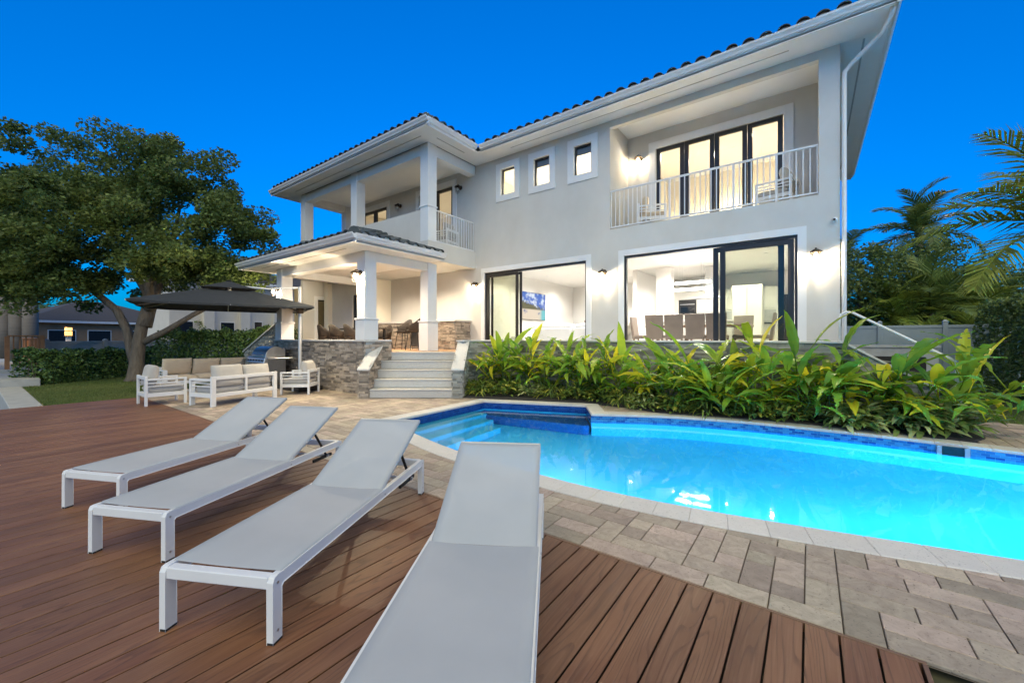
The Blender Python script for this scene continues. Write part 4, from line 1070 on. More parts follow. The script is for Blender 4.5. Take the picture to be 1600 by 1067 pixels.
# ------------------------------------------------------------------ outdoor seating
def seat_frame(t, w, d, wide=False, slats=True):
    lw = .10 if wide else .05; lt = .05
    for sx in (-1,1):
        for sy in (-1,1):
            hh = .60 if sy > 0 else .66
            MB().box(sx*(w/2)-(lw if sx > 0 else 0), sx*(w/2)+(lw if sx < 0 else 0), sy*d/2-(lt if sy > 0 else 0), sy*d/2+(lt if sy < 0 else 0), 0, hh).build('leg',M['alu'],t,bevel=.005)
        x = sx*(w/2-lw/2)
        MB().box(x-lw/2,x+lw/2,-d/2+.05,d/2-.05,.56,.60).build('armrest',M['alu'],t,bevel=.005)
        for z in (.42,.49):
            MB().box(x-.012,x+.012,-d/2+.05,d/2-.05,z,z+.022).build('side_bar',M['alu'],t)
    MB().box(-w/2+lw,w/2-lw,-d/2+.012,d/2-.012,.20,.28).build('seat_frame',M['alu'],t,bevel=.006)
    for sx in (-1,1): 
        x = sx*(w/2-lw/2); MB().box(x-lw/2+.004,x+lw/2-.004,-d/2+.05,d/2-.05,.20,.28).build('side_rail',M['alu'],t)
    MB().box(-w/2+lw,w/2-lw,-d/2+.004,-d/2+.046,.58,.655).build('back_rail',M['alu'],t,bevel=.005)
def outdoor_seat(name, label, cat, loc, rz, w, n, grp, wide=False, d=.74, cm='cushion', midpost=False):
    t = thing(name, label, cat, loc, rz, grp)
    seat_frame(t, w, d, wide)
    lw = .10 if wide else .05
    cw = (w-2*lw-.02)/n
    for i in range(n):
        x = -w/2+lw+.01+cw*(i+.5)
        MB().pillow((x,.03,.35),cw-.006,d-.10,.16,nx=8,ny=8,p=8,sag=.006).build('seat_cushion',M[cm],t,smooth=True)
        A = Matrix.Rotation(R(78+U(-4,4)),3,'X')
        MB().pillow((x,-d/2+.16,.64+U(-.01,.03)),cw-.02,.48,.22,A,nx=10,ny=8,p=4,sag=.02).build('back_cushion',M[cm],t,smooth=True)
    if midpost: MB().box(-.022,.022,-d/2+.006,-d/2+.044,.281,.579).build('back_post',M['alu'],t)
    return t
outdoor_seat('loveseat','white framed two-seat patio sofa with grey cushions, its back towards the loungers','sofa',(-10.95,3.80,0),R(105),1.56,2,'patio sofas',True,.76,'cushion',True)
outdoor_seat('patio_sofa','white framed three-seat patio sofa with tan cushions backed by the hedge','sofa',(-14.75,4.4,0),R(-90),2.35,3,'patio sofas',True,.80,'cushion_tan')
outdoor_seat('patio_armchair','white framed patio armchair with grey cushions at the deck edge near the tree','armchair',(-12.0,2.68,0),0,.72,1,'patio armchairs')
outdoor_seat('patio_armchair','white framed patio armchair with pale cushions in front of the grill and stone wall','armchair',(-11.17,5.42,0),R(132),.74,1,'patio armchairs')
# balcony chairs
outdoor_seat('balcony_chair','tan cushioned armchair at the lamp end of the upstairs balcony','armchair',(-3.55,11.35,F2+.012),R(-70),.72,1,'balcony armchairs',cm='cushion_tan')
outdoor_seat('balcony_chair','grey cushioned armchair at the right end of the upstairs balcony','armchair',(-.62,11.38,F2+.012),R(80),.74,1,'balcony armchairs')
outdoor_seat('balcony_chair','dark wicker-like armchair behind the corner balcony side railing','armchair',(-10.1,9.75,F2),R(100),.7,1,'balcony armchairs')

# ------------------------------------------------------------------ loungers
def sling_mat():
    m, nt, b = nodes_of('sling_mesh')
    v = vec(nt,'Object',(1,1,1),False)
    ck = N(nt,'ShaderNodeTexWave',Scale=180.0,bands_direction='X'); nt.links.new(v,ck.inputs['Vector'])
    c2 = N(nt,'ShaderNodeTexWave',Scale=180.0,bands_direction='Y'); nt.links.new(v,c2.inputs['Vector'])
    ml = N(nt,'ShaderNodeMath',operation='MULTIPLY'); nt.links.new(ck.outputs[0],ml.inputs[0]); nt.links.new(c2.outputs[0],ml.inputs[1])
    nz = N(nt,'ShaderNodeTexNoise',Scale=2.5,Detail=3.0); nt.links.new(v,nz.inputs['Vector'])
    c = mixc(nt, ramp(nt,nz.outputs[0],.3,.7), (.53,.56,.58), (.585,.61,.625))
    nt.links.new(c,b.inputs['Base Color']); b.inputs['Roughness'].default_value = .6
    bump(nt,b,ml.outputs[0],.25,.001)
    tr = N(nt,'ShaderNodeBsdfTranslucent'); nt.links.new(c,tr.inputs[0]); tp = N(nt,'ShaderNodeBsdfTransparent')
    mx = N(nt,'ShaderNodeMixShader'); mx.inputs[0].default_value = .18; nt.links.new(b.outputs[0],mx.inputs[1]); nt.links.new(tr.outputs[0],mx.inputs[2])
    m2 = N(nt,'ShaderNodeMixShader'); m2.inputs[0].default_value = .07; nt.links.new(mx.outputs[0],m2.inputs[1]); nt.links.new(tp.outputs[0],m2.inputs[2])
    nt.links.new(m2.outputs[0],nt.nodes['Material Output'].inputs[0])
    return m
M['sling'] = sling_mat()
def make_lounger():
    t = thing('sun_lounger','x','sun lounger',(0,0,0),0,'sun loungers on the deck')
    W, L, Zt = .325, 1.97, .33
    rail = .057
    for sx in (-1,1):
        a, b = (W-.036, W) if sx > 0 else (-W, -W+.036)
        # side rail with a rounded drop into the foot leg, drawn as one bent bar
        pr = [(0.0,0),(.055,0),(.055,Zt-rail-.012),(.067,Zt-rail),(L-.067,Zt-rail),(L-.055,Zt-rail-.012),(L-.055,0),(L,0),(L,Zt-.03),(L-.01,Zt-.008),(L-.03,Zt-.002),(.03,Zt-.002),(.01,Zt-.008),(0,Zt-.03)]
        m = MB(); k = len(pr); m.v = [(a,p[0],p[1]) for p in pr]+[(b,p[0],p[1]) for p in pr]
        for i in range(k):
            j = (i+1) % k; m.f.append((i,j,k+j,k+i)); m.r.append(.5)
        for q in ((0,1,2,13),(2,3,11,12,13),(3,4,10,11),(4,5,8,9,10),(5,6,7,8)):
            m.f.append(tuple(q)); m.f.append(tuple(k+i for i in reversed(q))); m.r += [.5,.5]
        m.build('side_rail',M['alu'],t,bevel=.004)
        for y in (.0275,L-.0275):
            MB().box((a+b)/2-.0195,(a+b)/2+.0195,y-.0295,y+.0295,0,.010).build('foot_pad',M['rubber'],t)
    for sx in (-1,1):
        for (y,z) in ((.0275,.06),(.0275,Zt-.035),(L-.0275,.06),(L-.0275,Zt-.035),(1.165,Zt-.035)):
            MB().tube([(sx*(W-.001),y,z),(sx*(W+.0035),y,z)],.0065,8).build('bolt',M['steel'],t)
    MB().box(-W+.036,W-.036,.0,.05,Zt-.062,Zt-.003).build('foot_rail',M['alu'],t,bevel=.005,segs=2)
    MB().box(-W+.036,W-.036,L-.05,L,Zt-.062,Zt-.003).build('head_rail',M['alu'],t,bevel=.005,segs=2)
    hy = 1.165
    def sling(name, pts, wd, wrap):
        """fabric over a path of (y,z) points"""
        m = MB(); nx = 12; prof = []
        for i in range(nx+1):
            u = -1+2*i/nx; prof.append((u*wd, -.010*(1-u*u)*1.0))
        prof = [(-wd-.004,-.022),(-wd-.003,-.006)]+prof+[(wd+.003,-.006),(wd+.004,-.022)]
        k = len(prof)
        for j,(y,z,sg) in enumerate(pts):
            for (px,pz) in prof: m.v.append((px,y,z+pz*sg))
        for j in range(len(pts)-1):
            for i in range(k-1): m.f.append((j*k+i,j*k+i+1,(j+1)*k+i+1,(j+1)*k+i)); m.r.append(.5)
        return m.build(name,M['sling'],t,smooth=True)
    sling('seat_sling',[(.062,Zt+.001,.6),(.075,Zt+.008,.9),(.3,Zt+.009,1.2),(.7,Zt+.009,1.3),(1.0,Zt+.009,1.2),(hy-.01,Zt+.008,1.0)],W-.014,True)
    ang = R(26.5); bl = .84
    P = lambda s, h=0: (hy+s*math.cos(ang)-h*math.sin(ang), Zt-.012+s*math.sin(ang)+h*math.cos(ang))
    bs = sling('back_sling',[(*P(.0,.018),.6),(*P(.02,.022),.9),(*P(.25,.022),1.3),(*P(.55,.022),1.3),(*P(.80,.022),1.0),(*P(bl-.005,.020),.6),(*P(bl+.004,.008),.4),(*P(bl+.004,-.006),.2)],W-.030,True)
    for sx in (-1,1):
        x = sx*(W-.034)
        MB().bar((x,*P(0)),(x,*P(bl)),.026,.03).build('back_tube',M['alu_grey'],t,bevel=.005)
        # folding strut to the black ratchet bar below
        p0 = P(.46); MB().bar((x*.9,p0[0],p0[1]-.02),(x*.9,hy+.62,.20),.022,.012).build('strut',M['rubber'],t)
        MB().bar((x*.9,hy+.40,.20),(x*.9,hy+.70,.20),.02,.03).build('ratchet',M['rubber'],t)
    MB().bar((-W+.022,*P(bl+.006)),(W-.022,*P(bl+.006)),.026,.03).build('back_tube',M['alu_grey'],t,bevel=.005)
    MB().bar((-W+.036,hy+.62,.20),(W-.036,hy+.62,.20),.025,.025).build('cross_bar',M['alu_grey'],t)
    return t
lp = make_lounger()
for i,(x,y,a,lb) in enumerate(((-.895,.745,30.8,'white sling sun lounger in front, its foot end cut off by the picture edge'),(-2.39,.74,27.5,'white sling sun lounger, second from the pool side of the row'),(-3.75,.65,26.1,'white sling sun lounger, third from the pool side of the row'),(-5.01,.64,24.9,'white sling sun lounger furthest along the row towards the patio sofas'))):
    o = lp if i == 0 else copy_tree(lp)
    o.location = (x,y,.001); o.rotation_euler = (0,0,R(a)); o['label'] = lb

# ------------------------------------------------------------------ cantilever umbrella
t = thing('cantilever_umbrella','dark grey square cantilever umbrella with vented top over the patio sofas','umbrella',(-12.1,5.85,0))
UO = (-12.1,5.85,0)
def UB(mb,name,mt,par=None,**k): return mb.build(name,M[mt],par or t,origin=UO,**k)
cx_, cy_, zrim, zpk = -13.45,4.5,2.41,3.06
e1 = Vector((.30,.954)); e2 = Vector((-.954,.30))
cor = [Vector((cx_,cy_))+e1*a*1.98+e2*b*1.5 for a,b in ((-1,-1),(1,-1),(1,1),(-1,1))]
rim = []
for i in range(4):
    a, b = cor[i], cor[(i+1) % 4]
    for k in range(8):
        q = k/8; p = a.lerp(b,q); sagz = -.03*math.sin(math.pi*((q*2) % 1)) ; ins = .05*math.sin(math.pi*((q*2) % 1))
        p = p.lerp(Vector((cx_,cy_)),ins*.5); rim.append((p.x,p.y,zrim-(.03 if k not in (0,) else 0)))
m = MB(); nr = len(rim); rows = (1.0,.8,.6,.4,.28)
for f_ in rows:
    for (x,y,z) in rim:
        dz = (zpk-zrim)*((1-f_)**.95)
        m.v.append((cx_+(x-cx_)*f_, cy_+(y-cy_)*f_, z+dz-(.04*math.sin(math.pi*f_))))
for r in range(len(rows)-1):
    for k in range(nr):
        k2 = (k+1) % nr; m.f.append((r*nr+k,r*nr+k2,(r+1)*nr+k2,(r+1)*nr+k)); m.r.append(.5)
for k in range(nr):       # short valance
    k2 = (k+1) % nr; a, b = rim[k], rim[k2]; m.face(a,b,(b[0],b[1],b[2]-.05),(a[0],a[1],a[2]-.05))
UB(m,'canopy','umbrella')
m = MB(); zz = zpk-.10
tp = [(cx_+(x-cx_)*.33, cy_+(y-cy_)*.33, zpk-.155+ (0 if i % 8 else -.02)) for i,(x,y,z) in enumerate(rim)]
for k in range(nr): m.face(tp[k], tp[(k+1) % nr], (cx_,cy_,zpk+.08))
UB(m,'vent_canopy','umbrella')
UB(MB().lathe([(.06,0),(.07,.02),(.05,.04),(.01,.05)],(cx_,cy_,zpk+.06),12),'finial','black',smooth='auto')
for i in range(0,nr,4):
    x,y,z = rim[i]; UB(MB().bar((cx_,cy_,zpk-.22),(x,y,z-.03),.02,.03),'rib','alu_grey')
UB(MB().lathe([(.05,-.38),(.06,-.3),(.05,-.05)],(cx_,cy_,zpk),12),'hub','alu_grey',smooth='auto')
UB(MB().tube([(-12.1,5.85,.10),(-12.1,5.85,3.0)],.045,14),'mast','alu_grey',smooth='auto')
UB(MB().tube([(-12.1,5.85,2.98),(-12.75,5.25,2.93),(cx_,cy_,zpk-.04)],.024,10),'arm','alu',smooth=True)
UB(MB().box(-12.17,-12.03,5.77,5.93,2.22,2.42),'crank_box','lamp_metal',bevel=.01); UB(MB().tube([(-12.05,5.77,2.30),(-11.98,5.70,2.30),(-11.98,5.70,2.16)],.012,6),'crank_handle','lamp_metal')
UB(MB().tube([(-12.1,5.85,2.36),(-12.5,5.45,2.46),(-12.9,5.1,2.58)],.02,8),'brace','alu_grey',smooth=True)
UB(MB().box(-12.65,-11.35,5.45,6.15,.005,.13),'base','black',bevel=.015)

# ------------------------------------------------------------------ gas grill
t = thing('gas_grill','stainless steel gas grill with knobs and domed hood against the porch wall','grill',(-13.75,5.68,0))
MB().box(-.52,.52,-.28,.28,.10,.86).build('cabinet',M['steel'],t,bevel=.008)
for x in (-.5,.02): 
    dd = MB().box(x,x+.48,-.30,-.281,.14,.70).build('door',M['steel'],t,bevel=.004); MB().tube([(x+(.44 if x < 0 else .04),-.33,.45),(x+(.44 if x < 0 else .04),-.33,.66)],.009,6).build('handle',M['steel'],dd)
pan = MB().hexa([(-.62,-.40,.74),(.62,-.40,.74),(.62,-.281,.74),(-.62,-.281,.74),(-.62,-.36,.90),(.62,-.36,.90),(.62,-.281,.92),(-.62,-.281,.92)]).build('control_panel',M['steel'],t,bevel=.008)
for k in range(6):
    o = MB().lathe([(.024,0),(.028,.012),(.02,.03)],(0,0,0),10).build('knob',M['black'],pan); o.location = (-.5+k*.2,-.383,.82); o.rotation_euler = (R(104),0,0)
m = MB(); pf = [(-.30,.88)]+[(-.30+.30*(1-math.cos(a*math.pi/12)), .90+.34*math.sin(a*math.pi/12)) for a in range(0,10)]+[(.28,1.20),(.28,.88)]
m.prism_x(pf,-.50,.50).build('hood',M['steel'],t,bevel=.006); MB().tube([(-.40,-.34,.98),(.40,-.34,.98)],.014,8).build('hood_handle',M['steel'],t)
for sx in (-1,1): MB().box(sx*.78-.25,sx*.78+.25,-.26,.26,.87,.905).build('side_shelf',M['steel'],t,bevel=.008)
for x in (-.45,.45):
    for y in (-.22,.22): MB().lathe([(.04,0),(.04,.09),(.02,.10)],(x,y,0),10).build('caster',M['black'],t)

# ------------------------------------------------------------------ porch dining set, bar chair
def wicker(loc, rz, label, h=0.0, grp='wicker porch chairs'):
    t = thing('wicker_chair', label, 'chair', loc, rz, grp)
    m = MB(); ns, nh = 13, 4
    for i in range(ns):
        a = R(-200+i*220/(ns-1)); f = max(0, math.sin(-(a)))      # 1 at the back
        for j in range(nh):
            q = j/(nh-1); top = .20+.24*(f**1.5); rr = .25+.05*q
            m.v.append((rr*math.cos(a), rr*.95*math.sin(a), .42+h+q*top))
    for i in range(ns-1):
        for j in range(nh-1): m.f.append((i*nh+j,(i+1)*nh+j,(i+1)*nh+j+1,i*nh+j+1)); m.r.append(.5)
    o = m.build('shell',M['wicker'],t,smooth=True)
    md = o.modifiers.new('thickness','SOLIDIFY'); md.thickness = .025
    MB().lathe([(.20,.36+h),(.25,.40+h),(.25,.44+h),(.22,.455+h)],(0,0,0),16).build('seat',M['wicker'],t,smooth='auto')
    for sx in (-1,1):
        for sy in (-1,1): MB().tube([(sx*.15,sy*.15,.38+h),(sx*.22,sy*.22,0)],[.016,.011],8).build('leg',M['black'],t)
FZ = FLR+.001
wicker((-13.65,7.5,FZ),R(0),'brown wicker chair at the far end of the porch table, nearest the lit window')
wicker((-12.9,7.5,FZ),R(5),'brown wicker chair in the middle of the porch table side')
wicker((-12.1,7.55,FZ),R(-4),'brown wicker chair on the porch beside the front column')
wicker((-13.2,9.0,FZ),R(178),'brown wicker chair on the house side of the porch table, far end'); wicker((-12.4,9.0,FZ),R(184),'brown wicker chair on the house side of the porch table, near the counter')
t = thing('porch_table','dark rectangular dining table among wicker chairs on the porch','table',(-12.85,8.25,FZ)); MB().box(-1.1,1.1,-.42,.42,.70,.74).build('tabletop',M['wicker'],t,bevel=.006)
for sx in (-1,1):
    for sy in (-1,1): MB().box(sx*1.0-.03,sx*1.0+.03,sy*.35-.03,sy*.35+.03,0,.70).build('leg',M['black'],t)
wicker((-10.45,8.75,FZ),R(120),'tall dark wicker bar chair at the top of the stair',.22,'bar chairs'); wicker((-11.5,9.15,FZ),R(175),'brown bar chair pulled up to the stone counter behind the column',.2,'bar chairs')
# ------------------------------------------------------------------ plants
def paddle(L, Wd, droop, fold=.25, pet=.25, seg=9, torn=False):
    if torn: seg = 26
    """a paddle leaf along +y: petiole, then a blade folded along its midrib and drooping"""
    m = MB(); pts = []
    y, z = 0.0, 0.0; a = 0.0
    for i in range(seg+1):
        q = i/seg
        wd = Wd*(math.sin(math.pi*min(1,q*1.02)**.75)**.75) if 0 < q < 1 else .004
        pts.append((y, z, max(wd,.004), a)); a -= droop/seg*(.4+1.2*q); y += L/seg*math.cos(a); z += L/seg*math.sin(a)
    for (y,z,wd,a) in pts:
        up = Vector((0,-math.sin(a),math.cos(a)))
        for sx in (-1,-.5,0,.5,1):
            p = Vector((sx*wd,y,z))+up*(abs(sx)*wd*fold + (.012*math.sin(y*40+sx*3) if abs(sx) == 1 else 0)); m.v.append(tuple(p+Vector((0,pet,0))))
    for i in range(seg):
        for k in range(4):
            if torn and i > 4 and ((i % 4 == 1 and k == 0) or (i % 5 == 2 and k == 3)): continue
            m.f.append((i*5+k,i*5+k+1,(i+1)*5+k+1,(i+1)*5+k)); m.r.append(0.0)
    m.tube([(0,0,-.004),(0,pet,-.002),(0,pet+L*.25,pts[2][1]-.004)],[.010,.008,.004],5)
    m.r = [0.0]*len(m.f)
    return m
def mesh_of(mb, name, mt, smooth=True):
    o = mb.build(name, M[mt], None, smooth); me = o.data; bpy.data.objects.remove(o); return me
leafm = [mesh_of(paddle(l,w_,d_,f_,.16,torn=t_),'leaf','heliconia') for l,w_,d_,f_,t_ in ((.62,.068,.9,.3,False),(.55,.064,1.4,.25,False),(.70,.074,.6,.35,False),(.50,.058,1.9,.2,False),(.66,.072,1.1,.3,True),(.46,.062,.5,.4,False),(.60,.06,2.2,.2,False))]
longm = [mesh_of(paddle(l,w_,d_,f_,.3,12,t_),'leaf','heliconia') for l,w_,d_,f_,t_ in ((.95,.085,.7,.25,False),(.90,.075,1.3,.2,False),(1.0,.08,.9,.3,True),(.85,.08,.4,.35,False))]
def heliconia(x, y, h, ns, label, spread=.16, ang=None, big=0.0):
    t = thing('heliconia', label, 'plant', (x,y,.03), 0, 'heliconias in the planting bed')
    for k in range(int(ns*1.6)):
        a = U(0,6.283) if ang is None else R(ang+U(-50,50)); hh = h*U(.42,1.0); r0 = U(.0,.10); r1 = spread*U(.5,1.7)
        p0 = Vector((r0*math.cos(a), r0*math.sin(a), -.02)); p2 = Vector((r1*math.cos(a), r1*math.sin(a), hh*.70)); p1 = p0.lerp(p2,.55)+Vector((0,0,.03))
        MB().tube([p0,p1,p2],[.014,.011,.007],6).build('stem',M['stem'],t,smooth=True)
        nl = rnd.choice((4,5,5,6)); az = U(0,6.283)
        for j in range(nl):
            q = .45+.55*(j+1)/nl; p = p0.lerp(p1,q*2) if q < .5 else p1.lerp(p2,(q-.5)*2)
            o = bpy.data.objects.new('leaf', rnd.choice(longm if rnd.random() < big else leafm)); col.objects.link(o); o.parent = t; o.location = p
            az += math.pi+U(-.7,.7); pitch = R(U(0,55)) if j < nl-1 else R(U(45,80))
            sc = U(.85,1.3)*(.85 if hh < .8 else 1)
            o.rotation_euler = (Matrix.Rotation(az,3,'Z') @ Matrix.Rotation(pitch,3,'X') @ Matrix.Rotation(U(-.5,.5),3,'Y')).to_euler(); o.scale = (sc,)*3
    return t
hel = [(-7.25,8.75,1.55,4,'tall heliconia next to the stair flank at the end of the bed'),(-6.75,8.95,1.75,5,'tall heliconia in front of the closed left glass leaf'),(-6.2,9.05,1.85,5,'heliconia whose leaves reach up below the television'),(-5.6,9.0,1.5,4,'heliconia below the indoor sofa corner'),
 (-5.0,9.1,1.55,4,'heliconia below the indoor sofa end'),(-4.5,9.05,1.65,5,'heliconia under the middle wall lamp'),(-4.0,9.1,1.7,4,'heliconia at the open edge of the dining room doors'),(-3.45,8.95,1.25,4,'shorter heliconia below the first dining chair'),
 (-2.95,9.05,1.30,4,'heliconia below the second dining chair'),(-2.4,9.0,1.5,5,'broad heliconia below the third dining chair'),(-1.95,8.85,1.45,5,'dense heliconia leaning over the mosaic band below the fourth dining chair'),(-1.45,9.05,1.6,5,'heliconia below the dark sliding frame'),
 (-1.0,8.85,1.5,5,'heliconia with arching leaves hanging over the pool edge'),(-.6,9.2,2.0,5,'tallest heliconia with one upright broad leaf before the right glass leaf'),(-.15,8.95,1.55,5,'heliconia below the right wall lamp'),(.3,9.1,1.6,5,'heliconia with bare crossing stems before the grey stone corner'),(.75,9.15,1.65,6,'spreading heliconia reaching out past the stair handrail')]
for i,(x,y,h,ns,lb) in enumerate(hel): heliconia(x,y,h*(.92 if i < 9 else .78 if i != 13 else .95),ns,lb,.2 if i < 9 else .32,None,.08 if i < 9 else .35)
heliconia(1.25,9.3,1.2,5,'heliconia with long blades in front of the handrail post',.4,0,.45)
heliconia(1.6,9.25,1.0,4,'outermost heliconia arching to the right over the path',.55,10,.7)
heliconia(-1.2,8.62,.9,3,'small heliconia drooping forward across the blue mosaic band',.3,-90,.4)
# low leafy plants: leaves joined in one foliage mesh per plant
def clump(name, label, x, y, rad, h, nl, mt, Ll, Wl, grp, dr=1.2, up=(15,80)):
    m = MB()
    for k in range(nl):
        a = U(0,6.283); rr = rad*math.sqrt(rnd.random()); c = Vector((rr*math.cos(a),rr*math.sin(a), h*U(.05,.75)*(1-.5*(rr/rad)**2)))
        az = a-math.pi/2+U(-.8,.8); pt = R(U(*up)); L = Ll*U(.7,1.2); W_ = Wl*U(.7,1.2)
        Mx = Matrix.Rotation(az,3,'Z') @ Matrix.Rotation(pt,3,'X') @ Matrix.Rotation(U(-.5,.5),3,'Y')
        b = len(m.v); y_, z_, an = 0,0,0; seg = 4
        for i in range(seg+1):
            q = i/seg; wd = W_*max(.06,math.sin(math.pi*q)**.8)
            for sx in (-1,0,1): m.v.append(tuple(c + Mx @ Vector((sx*wd, y_, z_+abs(sx)*wd*.35))))
            an -= dr/seg; y_ += L/seg*math.cos(an); z_ += L/seg*math.sin(an)
        rv = rnd.random()
        for i in range(seg):
            for s_ in (0,1): m.f.append((b+i*3+s_,b+i*3+s_+1,b+(i+1)*3+s_+1,b+(i+1)*3+s_)); m.r.append(rv)
    t = thing(name,label,'plant',(x,y,.03),U(0,6),grp)
    m.build('foliage',M[mt],t,smooth=True)
    st = MB()
    for k in range(8):
        a = U(0,6.283); st.tube([(0,0,-.02),(rad*.5*math.cos(a),rad*.5*math.sin(a),h*.5)],[.008,.004],4)
    tag(st.build('stem',M['stem'],t),kind='stuff')
for i,(x,y,r_c,h) in enumerate(((1.7,9.15,.42,.66),(1.2,8.95,.40,.60),(.6,8.8,.32,.46))):
    clump('shell_ginger',('variegated shell ginger mound at the right tip of the bed','variegated shell ginger beside the bare heliconia stems','small variegated shell ginger by the coping in front of the stone corner')[i],x,y,r_c,h,210,'ginger',.30,.044,'shell gingers')
lows = [(-7.2,8.25,'below the stair flank'),(-6.9,8.0,'at the narrow end of the bed by the stair'),(-6.3,8.25,'behind the pool alcove corner'),(-5.7,8.45,'behind the middle of the pool alcove'),(-5.1,8.6,'behind the alcove below the indoor sofa'),(-4.5,8.75,'at the alcove end of the coping'),(-3.9,8.85,'behind the stepped coping corner'),
 (-3.3,8.6,'where the coping steps forward'),(-2.8,8.45,'below the second dining chair by the coping'),(-2.2,8.5,'below the third dining chair by the coping'),(-1.6,8.62,'under the dark sliding frame by the coping'),(-.9,8.72,'below the closed right glass leaf by the coping'),(-.35,8.75,'left of the grey stone corner by the coping')]
for i,(x,y,w_) in enumerate(lows):
    if i in (3,8): clump('yellow_croton','low yellow-green bushy plant '+w_,x,y,.28,.42,130,'ginger',.16,.03,'low bed plants')
    elif i % 3 == 1: clump('low_fern','low strap-leaved green plant '+w_,x,y,.30,.45,140,'fern',.32,.014,'low bed plants',1.5)
    else: clump('low_shrub','low dark leafy plant '+w_,x,y,.34,.50,170,'fern',.18,.035,'low bed plants',1.0)
for i in range(6):
    x = -7.1+i*1.35; clump('low_shrub',f'leafy undergrowth plant against the stone wall, {["first","second","third","fourth","fifth","sixth","seventh","eighth","ninth"][i]} from the stair',x,9.4+U(-.1,.1),.32,.5,120,'fern',.24,.04,'undergrowth against the terrace wall',1.0)

# grass
def grass(name, poly, n, h, mt='grass'):
    m = MB(); xs = [p[0] for p in poly]; ys = [p[1] for p in poly]; k = 0
    while k < n:
        x, y = U(min(xs),max(xs)), U(min(ys),max(ys))
        if not inside((x,y),poly): continue
        k += 1; a = U(0,6.283); w_ = .007; hh = h*U(.5,1.2); lx_, ly_ = U(-.5,.5)*hh, U(-.5,.5)*hh; m.rv = rnd.random()
        c_, s_ = math.cos(a)*w_, math.sin(a)*w_
        m.face((x-c_,y-s_,-.03),(x+c_,y+s_,-.03),(x+lx_,y+ly_,-.03+hh))
    return tag(m.build(name, M[mt]), 'short green lawn grass', 'grass', kind='stuff')
LAWN = [(-13.66,1.03),(-13.66,2.66),(-14.08,2.7),(-14.08,9),(-24,9),(-24,1.03)]
tag(MB().face(*[(p[0],p[1],-.025) for p in LAWN]).build('lawn',M['lawn']),kind='structure')
grass('grass',[(-13.7,1.05),(-13.7,2.66),(-14.1,2.7),(-14.3,7),(-18,7),(-22,4.5),(-20.5,1.05)],60000,.05)
LAWN2 = [(1.0,11.02),(7,11.02),(7,20),(.6,20),(.6,12)]
tag(MB().face(*[(p[0],p[1],-.025) for p in LAWN2]).build('lawn',M['lawn']),kind='structure')
grass('grass',[(1.2,11.03),(4.3,11.03),(4.3,19.8),(.7,19.8),(.7,12)],26000,.05)
tag(MB().box(-14.25,-14.06,2.66,6.6,-.05,.05).build('patio_edging',M['concrete'],bevel=.01),kind='structure')

# leaf masses -------------------------------------------------------------------------
def leaf_cloud(m, c, rx, ry, rz, n, L, flat=.5, droop=0.0):
    for k in range(n):
        while True:
            q = Vector((U(-1,1),U(-1,1),U(-1,1)))
            if .15 < q.length < 1: break
        q = q*(.75+.25*q.length)
        p = Vector((c[0]+q.x*rx, c[1]+q.y*ry, c[2]+q.z*rz))
        d = Vector((U(-1,1),U(-1,1),U(-.8,.6)-droop)).normalized(); u = d.cross(Vector((U(-1,1),U(-1,1),U(-1,1)))).normalized()
        l = L*U(.7,1.3); w_ = l*flat*.5
        m.rv = rnd.random()
        m.face(p-d*l*.5, p+u*w_, p+d*l*.5, p-u*w_)
def hedge(name, label, a, b, h, th, n, mt, L, jag=.2):
    t = thing(name,label,'hedge',(a[0],a[1],0),0,'garden hedges'); m = MB(); A = Vector(a); B = Vector(b); d = B-A; LL = d.length; nv = Vector((-d.y,d.x)).normalized()
    for k in range(n):
        q = rnd.random(); f = U(-1,1); z = rnd.random()
        # crowd leaves near the surface
        if rnd.random() < .75:
            if rnd.random() < .35: z = U(.88,1.0)
            else: f = rnd.choice((-1,1))*U(.8,1.05)
        hh = h*(1+jag*noise.noise(Vector((q*LL*1.3,f*.7,3.1)))+.08*noise.noise(Vector((q*LL*5,f*2,7))))
        ff = f*(th/2)*(1+.25*noise.noise(Vector((q*LL*1.7,z*2.5,f)))+.12*noise.noise(Vector((q*LL*6,z*7,f))))*(1-.25*z*z)
        p2 = A+d*q+nv*ff; p = Vector((p2.x-a[0],p2.y-a[1],.02+z*hh))
        dr = Vector((U(-1,1),U(-1,1),U(-.5,1))).normalized(); u = dr.cross(Vector((U(-1,1),U(-1,1),U(-1,1)))).normalized(); l = L*U(.7,1.3); m.rv = rnd.random()
        m.face(p-dr*l*.5, p+u*l*.28, p+dr*l*.5, p-u*l*.28)
    m.build('foliage',M[mt],t)
    st = MB()
    for k in range(int(LL*4)):
        p2 = A+d*U(.02,.98)+nv*U(-.3,.3)*th; x,y = p2.x-a[0],p2.y-a[1]; st.tube([(x,y,0),(x+U(-.1,.1),y+U(-.1,.1),h*.7)],[.02,.008],5)
    tag(st.build('stem',M['bark'],t),kind='stuff')
hedge('hedge','dark green clusia hedge behind the lawn between seawall and tree',(-20.2,1.15),(-23.2,5.0),1.02,1.1,15000,'hedge_leaf',.11,.3)
hedge('hedge','taller dark green hedge between the tree and the porch stair',(-21.6,4.9),(-16.6,7.7),1.75,1.1,20000,'hedge_leaf',.11,.22)
hedge('hedge','tall clipped dark hedge along the right boundary of the lawn',(4.9,11.2),(4.9,19.6),2.5,1.3,30000,'hedge_leaf2',.11,.16)

